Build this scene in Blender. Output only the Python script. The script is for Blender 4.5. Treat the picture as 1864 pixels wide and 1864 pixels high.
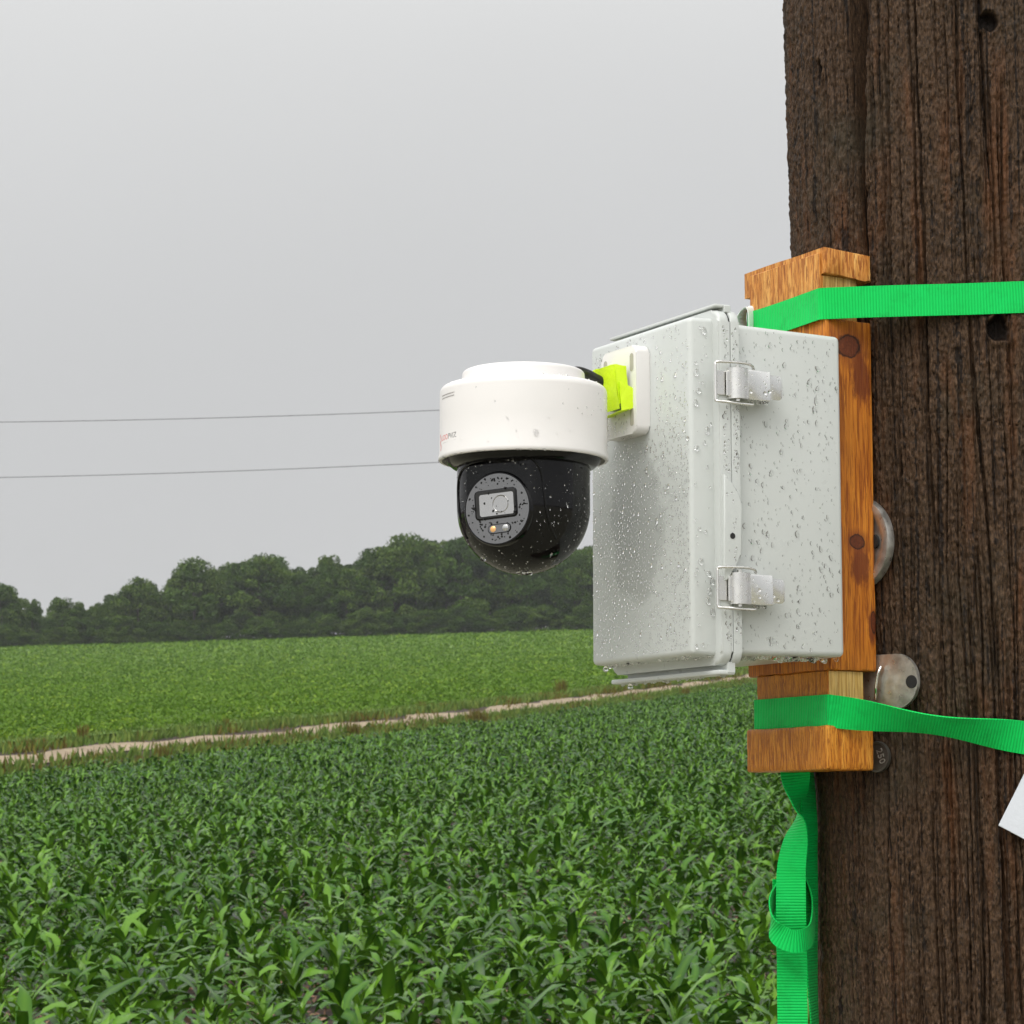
import bpy, bmesh, math, random
import numpy as np
from mathutils import Vector, Matrix
random.seed(7); rng = np.random.default_rng(11)
for o in list(bpy.data.objects): bpy.data.objects.remove(o)
S = bpy.context.scene; C = S.collection
rad = math.radians

# ------------------------------------------------------------------ camera
CAMZ = 1.6
cd = bpy.data.cameras.new('camera'); cam = bpy.data.objects.new('camera', cd); C.objects.link(cam)
F = 4600.0
cd.sensor_width = 36; cd.sensor_fit = 'HORIZONTAL'; cd.lens = 36*F/1864
cam.location = (0, 0, CAMZ); cam.rotation_euler = (rad(90)+math.atan(568/F), 0, 0)
cd.clip_start = .05; cd.clip_end = 6000
cd.dof.use_dof = True; cd.dof.focus_distance = 1.95; cd.dof.aperture_fstop = 62
S.camera = cam
# ------------------------------------------------------------------ sky
SUN_EL, SUN_AZ = rad(52), rad(205)          # azimuth clockwise from +Y: behind the camera, to the left
w = bpy.data.worlds.new('World'); S.world = w; w.use_nodes = True
nt = w.node_tree; nt.nodes.clear(); N = nt.nodes.new; L = nt.links.new
out = N('ShaderNodeOutputWorld'); bg = N('ShaderNodeBackground'); bg.inputs[1].default_value = .1
sky = N('ShaderNodeTexSky'); sky.sky_type = 'NISHITA'; sky.sun_disc = False
sky.sun_elevation = SUN_EL; sky.sun_rotation = SUN_AZ; sky.dust_density = 4; sky.air_density = 1
hs = N('ShaderNodeHueSaturation'); hs.inputs['Saturation'].default_value = .12; hs.inputs['Value'].default_value = 1.0
L(sky.outputs[0], hs.inputs['Color'])
tc = N('ShaderNodeTexCoord'); sx = N('ShaderNodeSeparateXYZ'); L(tc.outputs['Generated'], sx.inputs[0])
rp = N('ShaderNodeValToRGB'); L(sx.outputs['Z'], rp.inputs[0])
cr = rp.color_ramp; cr.interpolation = 'B_SPLINE'
for i, (p, c) in enumerate([(0, (.545,.55,.552)), (.10, (.525,.53,.533)), (.19, (.53,.535,.54)), (.28, (.605,.61,.612)), (.36, (.69,.695,.692)), (.65, (1.3,1.3,1.28)), (1, (1.75,1.74,1.7))]):
    e = cr.elements[i] if i < 2 else cr.elements.new(p)
    e.position = p; e.color = (*c, 1)
# soft broad cloud mottling
nz = N('ShaderNodeTexNoise'); nz.inputs['Scale'].default_value = 2.4; nz.inputs['Detail'].default_value = 3
L(tc.outputs['Generated'], nz.inputs[0])
mr = N('ShaderNodeMapRange'); mr.inputs[3].default_value = 9.2; mr.inputs[4].default_value = 10.8; L(nz.outputs[0], mr.inputs[0])
# brighter cloud on the side the sun is on
dt = N('ShaderNodeVectorMath'); dt.operation = 'DOT_PRODUCT'; L(tc.outputs['Generated'], dt.inputs[0])
sd = Vector((math.sin(SUN_AZ)*math.cos(SUN_EL), math.cos(SUN_AZ)*math.cos(SUN_EL), math.sin(SUN_EL)))
dt.inputs[1].default_value = sd
mr2 = N('ShaderNodeMapRange'); mr2.inputs[1].default_value = .35; mr2.inputs[2].default_value = 1; mr2.inputs[3].default_value = 1; mr2.inputs[4].default_value = 1.9
mr2.interpolation_type = 'SMOOTHSTEP'; L(dt.outputs['Value'], mr2.inputs[0])
mm = N('ShaderNodeMath'); mm.operation = 'MULTIPLY'; L(mr.outputs[0], mm.inputs[0]); L(mr2.outputs[0], mm.inputs[1])
sc = N('ShaderNodeVectorMath'); sc.operation = 'SCALE'; L(rp.outputs[0], sc.inputs[0]); L(mm.outputs[0], sc.inputs['Scale'])
mx = N('ShaderNodeMix'); mx.data_type = 'RGBA'; mx.inputs[0].default_value = .94
L(hs.outputs[0], mx.inputs[6]); L(sc.outputs[0], mx.inputs[7])
L(mx.outputs[2], bg.inputs[0]); L(bg.outputs[0], out.inputs[0])
sl = bpy.data.lights.new('sun', 'SUN'); sl.energy = 1.3; sl.angle = rad(35); sl.color = (1, .96, .90)
so = bpy.data.objects.new('sun', sl); C.objects.link(so)
so.rotation_euler = sd.to_track_quat('Z', 'Y').to_euler(); so.location = (-2, -4, 8)
S.view_settings.view_transform = 'Standard'; S.view_settings.look = 'None'
S.view_settings.gamma = 1; S.view_settings.exposure = 0.22

# ------------------------------------------------------------------ helpers
def tag(o, label=None, cat=None, group=None, kind=None):
    if label: o['label'] = label
    if cat: o['category'] = cat
    if group: o['group'] = group
    if kind: o['kind'] = kind
    return o
def empty(name, loc=(0,0,0), rz=0, parent=None):
    o = bpy.data.objects.new(name, None); C.objects.link(o); o.location = loc; o.rotation_euler = (0,0,rz)
    o.empty_display_size = .05; o.parent = parent
    return o
def finish(me, smooth=True, ang=40):
    if smooth:
        me.polygons.foreach_set('use_smooth', np.ones(len(me.polygons), bool))
        if ang: me.set_sharp_from_angle(angle=rad(ang))
    me.update()
def obj(name, me, m=None, parent=None, loc=None):
    o = bpy.data.objects.new(name, me); C.objects.link(o)
    if m and not me.materials: me.materials.append(m)
    o.parent = parent
    if loc: o.location = loc
    return o
def npmesh(name, V, Q, uv=None, attr=None, smooth=True, ang=None):
    """V (n,3), Q (m,4) or (m,3) numpy arrays"""
    me = bpy.data.meshes.new(name); V = np.asarray(V, np.float32); Q = np.asarray(Q, np.int32); k = Q.shape[1]
    me.vertices.add(len(V)); me.vertices.foreach_set('co', V.ravel())
    me.loops.add(Q.size); me.loops.foreach_set('vertex_index', Q.ravel())
    me.polygons.add(len(Q)); me.polygons.foreach_set('loop_start', np.arange(0, Q.size, k, dtype=np.int32))
    if uv is not None:
        l = me.uv_layers.new(name='UVMap'); l.data.foreach_set('uv', np.asarray(uv, np.float32)[Q.ravel()].ravel())
    if attr is not None:
        for an, av in attr.items():
            a = me.attributes.new(an, 'FLOAT', 'POINT'); a.data.foreach_set('value', np.asarray(av, np.float32))
    me.update(calc_edges=True); finish(me, smooth, ang)
    return me
def bmesh_to(name, bm, ang=35, smooth=True):
    bmesh.ops.recalc_face_normals(bm, faces=bm.faces)
    me = bpy.data.meshes.new(name); bm.to_mesh(me); bm.free(); finish(me, smooth, ang); return me
def add_box(bm, x0, x1, y0, y1, z0, z1, bev=0, seg=2, M=None, taper=None):
    r = bmesh.ops.create_cube(bm, size=1)
    vs = r['verts']
    for v in vs:
        v.co = Vector(((x0+x1)/2+v.co.x*(x1-x0), (y0+y1)/2+v.co.y*(y1-y0), (z0+z1)/2+v.co.z*(z1-z0)))
        if taper: taper(v)
    if bev:
        es = {e for v in vs for e in v.link_edges}
        b = bmesh.ops.bevel(bm, geom=list(es)+vs, offset=bev, segments=seg, affect='EDGES', profile=.5)
        vs = list({v for v in b['verts']} | {v for v in vs if v.is_valid})
    if M: bmesh.ops.transform(bm, matrix=M, verts=[v for v in vs if v.is_valid])
    return vs
def add_prism(bm, pts, plane, a0, a1, bev=0, seg=2, M=None):
    """extrude the closed outline pts (u,v) along the remaining axis from a0 to a1; plane 'xz','yz','xy'"""
    def P(u, v, a): return {'xz': (u, a, v), 'yz': (a, u, v), 'xy': (u, v, a)}[plane]
    A = [bm.verts.new(P(u, v, a0)) for u, v in pts]; B = [bm.verts.new(P(u, v, a1)) for u, v in pts]
    n = len(pts); fs = [bm.faces.new(A), bm.faces.new(B[::-1])]
    for i in range(n): fs.append(bm.faces.new((A[i], B[i], B[(i+1) % n], A[(i+1) % n])))
    vs = A+B
    if bev:
        es = [e for f in fs[:2] for e in f.edges]
        b = bmesh.ops.bevel(bm, geom=es, offset=bev, segments=seg, affect='EDGES', profile=.5)
        vs = list({v for v in b['verts']} | {v for v in vs if v.is_valid})
    if M: bmesh.ops.transform(bm, matrix=M, verts=[v for v in vs if v.is_valid])
    return vs
def rrect(x0, x1, y0, y1, r, n=6):
    p = []
    for cx, cy, a0 in ((x1-r, y1-r, 0), (x0+r, y1-r, 90), (x0+r, y0+r, 180), (x1-r, y0+r, 270)):
        for i in range(n+1):
            a = rad(a0+90*i/n); p.append((cx+r*math.cos(a), cy+r*math.sin(a)))
    return p
def add_lathe(bm, prof, n=96, M=None):
    """profile (r,z) from top to bottom, r=0 ends are closed"""
    rings = []
    for r, z in prof:
        if r < 1e-6: rings.append([bm.verts.new((0, 0, z))])
        else: rings.append([bm.verts.new((r*math.cos(2*math.pi*i/n), r*math.sin(2*math.pi*i/n), z)) for i in range(n)])
    for A, B in zip(rings, rings[1:]):
        for i in range(n):
            j = (i+1) % n
            if len(A) == 1 and len(B) == 1: continue
            if len(A) == 1: bm.faces.new((A[0], B[i], B[j]))
            elif len(B) == 1: bm.faces.new((A[i], B[0], A[j]))
            else: bm.faces.new((A[i], B[i], B[j], A[j]))
    vs = [v for r in rings for v in r]
    if M: bmesh.ops.transform(bm, matrix=M, verts=vs)
    return vs
def add_tube(bm, pts, r, n=10, closed=False):
    pts = [Vector(p) for p in pts]; m = len(pts); rings = []
    up = None
    for i in range(m):
        a = pts[(i-1) % m] if (closed or i > 0) else pts[i]; b = pts[(i+1) % m] if (closed or i < m-1) else pts[i]
        t = (b-a).normalized()
        if up is None: up = t.orthogonal().normalized()
        up = (up-t*up.dot(t)).normalized(); s = t.cross(up)
        rings.append([bm.verts.new(pts[i]+(up*math.cos(2*math.pi*k/n)+s*math.sin(2*math.pi*k/n))*r) for k in range(n)])
    for i in range(m if closed else m-1):
        A, B = rings[i], rings[(i+1) % m]
        for k in range(n): bm.faces.new((A[k], A[(k+1) % n], B[(k+1) % n], B[k]))
    if not closed: bm.faces.new(rings[0][::-1]); bm.faces.new(rings[-1])
def smooth_path(pts, n=8):
    """Catmull-Rom through tuples of any length"""
    P = np.array(pts, float); out = []
    for i in range(len(P)-1):
        p0, p1, p2, p3 = P[max(i-1,0)], P[i], P[i+1], P[min(i+2, len(P)-1)]
        for t in np.arange(n)/n:
            out.append(.5*((2*p1)+(-p0+p2)*t+(2*p0-5*p1+4*p2-p3)*t*t+(-p0+3*p1-3*p2+p3)*t**3))
    out.append(P[-1]); return np.array(out)
def row_tan(py): return math.tan(math.atan(568/F)-math.atan((py-932)/F))
def vnoise(x, y, px=256, py=256, seed=0):
    r = np.random.default_rng(seed); G = r.random((px, py))
    xi = np.floor(x).astype(int); yi = np.floor(y).astype(int); fx = x-xi; fy = y-yi
    fx = fx*fx*(3-2*fx); fy = fy*fy*(3-2*fy)
    a = G[xi % px, yi % py]; b = G[(xi+1) % px, yi % py]; c = G[xi % px, (yi+1) % py]; d = G[(xi+1) % px, (yi+1) % py]
    return (a*(1-fx)+b*fx)*(1-fy)+(c*(1-fx)+d*fx)*fy
def sstep(a, b, x): t = np.clip((x-a)/(b-a), 0, 1); return t*t*(3-2*t)

# ------------------------------------------------------------------ materials
class MT:
    def __init__(s, name, col=(.5,.5,.5), rough=.5, metal=0, **kw):
        s.m = bpy.data.materials.new(name); s.m.use_nodes = True; s.t = s.m.node_tree; s.b = s.t.nodes['Principled BSDF']
        s.b.inputs['Base Color'].default_value = (*col, 1); s.b.inputs['Roughness'].default_value = rough; s.b.inputs['Metallic'].default_value = metal
        for k, v in kw.items(): s.b.inputs[k.replace('_', ' ')].default_value = v
    def n(s, t, **kw):
        x = s.t.nodes.new(t)
        for k, v in kw.items():
            if k.startswith('i_'): x.inputs[k[2:].replace('_', ' ')].default_value = v
            else: setattr(x, k, v)
        return x
    def l(s, a, b): s.t.links.new(a, b)
    def coord(s, kind='Object', scale=(1,1,1)):
        c = s.n('ShaderNodeTexCoord'); mp = s.n('ShaderNodeMapping'); mp.inputs['Scale'].default_value = scale
        s.l(c.outputs[kind], mp.inputs[0]); return mp.outputs[0]
    def noise(s, vec, scale=5, detail=4, rough=.5, dist=0):
        x = s.n('ShaderNodeTexNoise'); x.inputs['Scale'].default_value = scale; x.inputs['Detail'].default_value = detail
        x.inputs['Roughness'].default_value = rough; x.inputs['Distortion'].default_value = dist; s.l(vec, x.inputs[0]); return x.outputs[0]
    def ramp(s, fac, stops):
        r = s.n('ShaderNodeValToRGB'); s.l(fac, r.inputs[0])
        for i, (p, c) in enumerate(stops):
            e = r.color_ramp.elements[i] if i < 2 else r.color_ramp.elements.new(p)
            e.position = p; e.color = (*c, 1) if len(c) == 3 else c
        return r.outputs[0]
    def mix(s, f, a, b, mode='MIX'):
        x = s.n('ShaderNodeMix'); x.data_type = 'RGBA'; x.blend_type = mode
        for sock, v in ((x.inputs[0], f), (x.inputs[6], a), (x.inputs[7], b)):
            if isinstance(v, (int, float)): sock.default_value = v
            elif isinstance(v, tuple): sock.default_value = (*v, 1)
            else: s.l(v, sock)
        return x.outputs[2]
    def math(s, op, a, b=None):
        x = s.n('ShaderNodeMath', operation=op)
        for sock, v in ((x.inputs[0], a), (x.inputs[1], b)):
            if v is None: continue
            if isinstance(v, (int, float)): sock.default_value = v
            else: s.l(v, sock)
        return x.outputs[0]
    def bump(s, h, strength=.3, dist=.001, prev=None):
        b = s.n('ShaderNodeBump'); b.inputs['Strength'].default_value = strength; b.inputs['Distance'].default_value = dist
        s.l(h, b.inputs['Height'])
        if prev: s.l(prev, b.inputs['Normal'])
        s.l(b.outputs[0], s.b.inputs['Normal']); return b.outputs[0]
    def color(s, c): s.l(c, s.b.inputs['Base Color'])
    def roughness(s, c): s.l(c, s.b.inputs['Roughness'])

def m_grey(wet=False):
    t = MT('wet_grey_door_plastic' if wet else 'grey_enclosure_plastic', (.52,.545,.53), .33, Specular_IOR_Level=.5)
    v = t.coord(); c = t.mix(t.noise(v, 14, 3), (.54,.565,.545), (.59,.615,.60)); rg = t.ramp(t.noise(v, 60, 4), [(.3, (.26,)*3), (.7, (.42,)*3)])
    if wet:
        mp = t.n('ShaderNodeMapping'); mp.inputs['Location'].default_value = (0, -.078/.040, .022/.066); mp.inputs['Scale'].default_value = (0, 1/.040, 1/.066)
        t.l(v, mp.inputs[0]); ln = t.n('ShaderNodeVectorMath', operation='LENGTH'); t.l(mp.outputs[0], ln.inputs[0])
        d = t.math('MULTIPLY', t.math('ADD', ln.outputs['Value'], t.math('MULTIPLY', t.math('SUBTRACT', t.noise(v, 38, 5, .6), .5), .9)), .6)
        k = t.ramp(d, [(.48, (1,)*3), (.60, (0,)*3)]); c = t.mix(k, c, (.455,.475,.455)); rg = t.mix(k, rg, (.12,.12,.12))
    t.color(c); t.roughness(rg)
    t.bump(t.noise(v, 900, 2), .12, .0003); return t.m
def m_white():
    t = MT('white_camera_plastic', (.84,.81,.78), .3)
    v = t.coord(); t.color(t.mix(t.noise(v, 25, 3), (.79,.765,.75), (.74,.725,.71))); t.bump(t.noise(v, 1400, 2), .06, .0002); return t.m
def m_black():
    t = MT('black_gloss_plastic', (.004,.004,.0045), .2, Specular_IOR_Level=.28)
    v = t.coord(); t.roughness(t.ramp(t.noise(v, 90, 3), [(.35, (.06,)*3), (.7, (.18,)*3)])); return t.m
def m_steel(name='wet_steel', col=(.84,.83,.80), r0=.18, r1=.38):
    t = MT(name, col, .3, 1); v = t.coord()
    t.roughness(t.ramp(t.noise(v, 120, 2), [(.3, (r0,)*3), (.7, (r1,)*3)])); t.color(t.mix(t.noise(v, 60, 3), col, tuple(c*.88 for c in col)))
    return t.m
def m_galv():
    t = MT('weathered_galvanised_metal', (.45,.44,.41), .42, .85); v = t.coord()
    t.color(t.ramp(t.noise(v, 70, 6, .6), [(.3, (.34,.33,.30)), (.5, (.58,.56,.52)), (.75, (.78,.76,.71))]))
    t.roughness(t.ramp(t.noise(v, 160, 4), [(.3, (.25,)*3), (.7, (.55,)*3)])); t.bump(t.noise(v, 500, 3), .2, .0005); return t.m
def m_wood(name, dark, mid, light, sc=(60,60,4), knots=(), spec=.5, ring=0.0):
    t = MT(name, mid, .5, Specular_IOR_Level=.3); v = t.coord('Object', sc)
    g = t.noise(v, 3.2, 6, .62, .6); g2 = t.noise(v, 11, 4, .6)
    c = t.ramp(g, [(.30, dark), (.48, mid), (.72, light)])
    c = t.mix(t.ramp(g2, [(.42, (.85,)*3), (.49, (0,)*3)]), c, dark)
    blot = t.noise(t.coord('Object'), 22, 3)
    c = t.mix(t.ramp(blot, [(.45, (0,)*3), (.70, (.40,)*3)]), c, tuple(a*.62 for a in mid))
    oc = t.coord('Object'); hb = g2
    if 'stained_board' in name:
        for (kx, kz, rx, rz) in ((.172, .100, .009, .018), (.170, -.052, .010, .014), (.181, -.098, .005, .012)):
            mp = t.n('ShaderNodeMapping'); mp.inputs['Location'].default_value = (-kx/rx, 0, -kz/rz); mp.inputs['Scale'].default_value = (1/rx, 0, 1/rz)
            t.l(oc, mp.inputs[0]); ln = t.n('ShaderNodeVectorMath', operation='LENGTH'); t.l(mp.outputs[0], ln.inputs[0])
            d = t.math('MULTIPLY', t.math('ADD', ln.outputs['Value'], t.math('MULTIPLY', t.math('SUBTRACT', t.noise(t.coord('Object', (1,1,.35)), 150, 5, .7), .5), 2.4)), .4)
            c = t.mix(t.ramp(d, [(.30, (.85,)*3), (.50, (0,)*3)]), c, (.13,.026,.006))
    for (kx, ky, kz, rx, rz) in knots:
        mp = t.n('ShaderNodeMapping'); mp.inputs['Location'].default_value = (-kx/rx, -ky/.5, -kz/rz); mp.inputs['Scale'].default_value = (1/rx, 2, 1/rz)
        t.l(oc, mp.inputs[0]); ln = t.n('ShaderNodeVectorMath', operation='LENGTH'); t.l(mp.outputs[0], ln.inputs[0])
        d = t.math('ADD', ln.outputs['Value'], t.math('MULTIPLY', t.math('SUBTRACT', t.noise(t.coord('Object', (1,1,.6)), 75, 5, .65), .25), 1.1)); d = t.math('MULTIPLY', d, .4)
        c = t.mix(t.ramp(d, [(.47, (.65,)*3), (.85, (0,)*3)]), c, (.20,.05,.010))
        c = t.mix(t.ramp(d, [(.380, (.92,)*3), (.50, (0,)*3)]), c, t.mix(t.noise(t.coord('Object'), 420, 4, .7), (.018,.005,.003), (.19,.045,.014)))
        c = t.mix(t.ramp(d, [(.38, (0,)*3), (.435, (1,)*3), (.50, (0,)*3)]), c, (.015,.006,.004))
    t.color(c); t.roughness(t.ramp(g, [(.3, (.28,)*3), (.7, (.55,)*3)]))
    t.bump(g2, .5, .0009, t.bump(g, .35, .0012)); return t.m
def m_strap(name='green_webbing', col=(.0,.52,.075), col2=(.0,.64,.12)):
    t = MT(name, col, .55, Sheen_Weight=.05, Specular_IOR_Level=.2)
    uv = t.n('ShaderNodeTexCoord'); s = t.n('ShaderNodeSeparateXYZ'); t.l(uv.outputs['UV'], s.inputs[0])
    h = t.math('ABSOLUTE', t.math('SINE', t.math('MULTIPLY', s.outputs['X'], math.pi/.0023)))
    t.bump(h, .75, .0006, t.bump(t.noise(t.coord('Object'), 1500, 2), .3, .0003))
    c = t.mix(t.noise(t.coord('Object'), 30, 3), col, col2); c = t.mix(t.ramp(t.noise(t.coord('Object'), 55, 5, .7), [(.50, (0,)*3), (.72, (.45,)*3)]), c, tuple(a*.55 for a in col)); t.color(t.mix(t.ramp(h, [(0, (.55,)*3), (.45, (0,)*3)]), c, tuple(a*.62 for a in col))); return t.m
def m_leaf(name, c0, c1, c2, rough=.35, trans=.15):
    t = MT(name, c1, rough, Specular_IOR_Level=.27 if 'corn' in name else .12); a = t.n('ShaderNodeAttribute', attribute_name='rnd'); oi = t.n('ShaderNodeObjectInfo')
    f = t.math('FRACT', t.math('ADD', a.outputs['Fac'], oi.outputs['Random']))
    c = t.ramp(f, [(0, c0), (.55, c1), (1, c2)]); c = t.mix(t.math('MULTIPLY', t.noise(t.coord('Object'), 8, 2), .35), c, c0)
    b = t.n('ShaderNodeAttribute', attribute_name='base'); c = t.mix(b.outputs['Fac'], c, tuple(min(1, x*y) for x, y in zip(c2, (1.9,1.7,.8))))
    t.color(c)
    if trans:
        tr = t.n('ShaderNodeBsdfTranslucent'); t.l(c, tr.inputs[0]); ms = t.n('ShaderNodeMixShader'); ms.inputs[0].default_value = trans
        t.l(t.b.outputs[0], ms.inputs[1]); t.l(tr.outputs[0], ms.inputs[2]); t.l(ms.outputs[0], t.t.nodes['Material Output'].inputs[0])
    return t.m
def m_pole():
    t = MT('weathered_creosote_wood', (.05,.035,.026), .5, Specular_IOR_Level=.14)
    v = t.coord('Object', (1,1,.022)); v2 = t.coord('Object', (1,1,.3)); v3 = t.coord('Object')
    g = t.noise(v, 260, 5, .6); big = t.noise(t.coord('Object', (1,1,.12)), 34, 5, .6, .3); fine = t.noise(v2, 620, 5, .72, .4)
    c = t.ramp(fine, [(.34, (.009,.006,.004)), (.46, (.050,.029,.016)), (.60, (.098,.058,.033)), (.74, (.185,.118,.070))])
    c = t.mix(t.ramp(big, [(.52, (0,)*3), (.68, (.55,)*3)]), c, (.165,.062,.022))
    c = t.mix(t.ramp(t.noise(v3, 11, 4), [(.50, (0,)*3), (.7, (.55,)*3)]), c, (.045,.040,.026))
    c = t.mix(t.ramp(g, [(.395, (.85,)*3), (.435, (0,)*3)]), c, (.008,.006,.005)); wr = t.noise(t.coord('Object', (1,1,.5)), 480, 4, .6, .8); c = t.mix(t.ramp(t.math('ABSOLUTE', t.math('SUBTRACT', wr, .5)), [(0, (.6,)*3), (.025, (0,)*3)]), c, (.006,.004,.003)); kn = t.n('ShaderNodeAttribute', attribute_name='knot'); c = t.mix(kn.outputs['Fac'], c, (.007,.005,.004))  # black grain and wrinkle lines paint in crevice shade the bumps alone don't give
    t.color(c); t.roughness(t.ramp(fine, [(.3, (.32,)*3), (.7, (.62,)*3)]))
    t.bump(t.noise(v2, 700, 4, .7), .8, .0016, t.bump(g, .8, .0022)); return t.m
def m_soil():
    t = MT('wet_soil', (.05,.035,.028), .75); v = t.coord()
    c = t.ramp(t.noise(v, 5, 8, .7), [(.35, (.016,.010,.007)), (.52, (.048,.030,.022)), (.74, (.17,.10,.070))])
    t.color(c); t.bump(t.noise(v, 9, 8, .7), .9, .06); return t.m
def m_simple(name, col, rough=.6, sc=20, var=.2, bump=.2, dist=.001, metal=0, **kw):
    t = MT(name, col, rough, metal, **kw); v = t.coord(); t.color(t.mix(t.noise(v, sc, 4), tuple(min(1, c*(1+var)) for c in col), tuple(c*(1-var) for c in col)))
    if bump: t.bump(t.noise(v, sc*6, 4), bump, dist)
    return t.m
def m_water():
    t = MT('rain_water', (1,1,1), .0, Transmission_Weight=1, IOR=1.33); return t.m
M = dict(grey=m_grey(), white=m_white(), black=m_black(), steel=m_steel(), galv=m_galv(), water=m_water(), pole=m_pole(), strap=m_strap(),
    board=m_wood('orange_stained_board', (.20,.045,.005), (.52,.165,.014), (.72,.29,.035), (85,85,3.5), knots=((.1625, .02, .1225, .013, .0105), (.167, .02, -.0325, .0085, .0065), (.181, .02, -.095, .003, .009))),
    block=m_wood('orange_stained_block', (.24,.06,.006), (.58,.21,.020), (.78,.36,.055), (110,110,8)),
    cap=m_wood('orange_stained_cap_board', (.26,.075,.012), (.58,.235,.045), (.80,.46,.14), (75,75,8)),
    neck=m_wood('raw_yellow_end_grain', (.26,.11,.018), (.62,.38,.10), (.85,.65,.27), (150,30,3)),
    corn=m_leaf('corn_leaf', (.007,.045,.003), (.031,.114,.006), (.120,.265,.022), .27, .14),
    stalk=m_leaf('corn_stalk', (.10,.22,.03), (.14,.27,.04), (.18,.32,.06), .4, 0),
    bean=m_leaf('field_crop_leaf', (.065,.140,.008), (.130,.235,.015), (.23,.34,.030), .45, .15),
    tree=m_leaf('tree_leaf', (.022,.052,.004), (.052,.104,.010), (.120,.180,.024), .55, .1),
    weed=m_leaf('dry_weed', (.085,.056,.012), (.15,.120,.022), (.19,.21,.032), .7, .1),
    grass=m_leaf('verge_grass', (.07,.13,.02), (.13,.20,.035), (.20,.25,.05), .6, .15),
    bark=m_simple('tree_bark', (.05,.042,.033), .8, 4, .3, .5, .03), soil=m_soil(),
    track=m_simple('pale_stony_track', (.29,.225,.150), .85, .9, .4, .6, .05),
    rubber=m_simple('black_cable_rubber', (.012,.012,.013), .35, 60, .3, 0),
    tape=m_simple('fluorescent_yellow_tape', (.66,.90,.012), .45, 60, .12, .35, .0012),
    label_white=m_simple('white_woven_label', (.72,.76,.74), .7, 300, .08, .5, .0006),
    paper=m_simple('white_plastic_notice', (.62,.65,.70), .45, 40, .07, .2, .0012),
    dark=MT('dark_recess', (.01,.01,.01), .6).m, cable=m_simple('grey_overhead_cable', (.10,.10,.105), .5, 3, .1, 0),
    red=MT('red_print', (.62,.06,.06), .5).m, ink=MT('dark_grey_print', (.10,.095,.09), .5).m, ink2=MT('pale_grey_print', (.33,.31,.30), .5).m,
    lens=MT('lens_glass', (.16,.155,.15), .05, 0, IOR=4.2).m, face=MT('face_plate_smoked_glass', (.022,.02,.02), .06, 0, IOR=2.7).m,
    led=MT('amber_led_lens', (.85,.48,.20), .15, .3).m)

# ================================================================== terrain
def zground(x, y):
    x = np.asarray(x, float); y = np.asarray(y, float)
    yy = np.clip(y, 0, 400)
    r = np.maximum(yy-12, 0); base = .067*(np.sqrt((yy-19)**2+16)+(yy-19))/2 - .0
    base = base + 6.4e-5*np.maximum(yy-100, 0)**2
    lat = .03*np.clip(x, -160, 160)*sstep(8, 40, yy)
    k = (y-np.interp(x, [-60, -15.7, -5.4, 20, 80], [-10, 77.6, 108, 197, 420]))*.326
    dip = np.where(k < -3.0, -.58*np.exp(-((k+3.0)/15)**2), -.58+.80*sstep(-2.6, 1.2, k)+.25*sstep(1.4, 9, k))
    return base+lat+dip*sstep(22, 50, yy)
def road_x(y):   # centre line of the track, x as a function of y
    return np.interp(y, [40, 77.6, 108, 197, 400], [-29, -15.7, -5.4, 20, 78])
def side_of_road(x, y):   # >0 : beyond (far side), measured across the road
    return (y-np.interp(x, [-60, -15.7, -5.4, 20, 80], [-10, 77.6, 108, 197, 420]))*.30
def G(x, y): return float(zground(x, y))
xs = np.unique(np.concatenate([np.linspace(-900,-100,25), np.linspace(-100,-45,45), np.linspace(-45,45,226), np.linspace(45,100,45), np.linspace(100,900,25)]))
ys = np.unique(np.concatenate([np.linspace(-900,0,30), np.linspace(0,60,121), np.linspace(60,240,301), np.linspace(240,420,121), np.linspace(420,900,25)]))
X, Y = np.meshgrid(xs, ys, indexing='ij'); Z = zground(X, Y)
near = (np.abs(X) < 60) & (Y > 8) & (Y < 60)
Z = Z+np.where(near, (vnoise(X*3, Y*3, seed=5)-.5)*.06, 0)
nx, ny = X.shape; idx = np.arange(nx*ny).reshape(nx, ny)
Q = np.stack([idx[:-1,:-1], idx[1:,:-1], idx[1:,1:], idx[:-1,1:]], -1).reshape(-1, 4)
tag(obj('ground', npmesh('ground', np.stack([X, Y, Z], -1).reshape(-1,3), Q), M['soil']), kind='structure')
def sheet(name, pts_fn, n, m, mat, kind, lift=.02):
    u, v = np.meshgrid(np.linspace(0,1,n), np.linspace(0,1,m), indexing='ij'); x, y = pts_fn(u, v)
    idx = np.arange(n*m).reshape(n, m); q = np.stack([idx[:-1,:-1], idx[1:,:-1], idx[1:,1:], idx[:-1,1:]], -1).reshape(-1, 4)
    return tag(obj(name, npmesh(name, np.stack([x, y, zground(x, y)+lift], -1).reshape(-1,3), q), mat), kind=kind)
def roadline(u): # point along the track and its normal
    y = 42+u*(260-42); x = np.interp(y, [42, 77.6, 108, 197, 260], [-27.5, -15.7, -5.4, 20, 38]); return x, y
def track_pts(u, v):
    x, y = roadline(u); wob = (vnoise(u*70, v*0, seed=3)-.5)*.7
    k = (v-.5)*(.75+.4*vnoise(u*120, v*0, seed=8))+wob; return x-k*.93, y+k*.36
sheet('dirt_track', track_pts, 260, 7, M['track'], 'structure', .05)
sheet('unseen_bounce_ground', lambda u, v: (-60+u*120, -60+v*69), 60, 40, m_simple('pale_bounce_gravel', (.22,.21,.15), .8, 1.5, .3, .5, .03), 'structure', .03)  # pale ground out of view round the camera, added to bounce light
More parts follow.
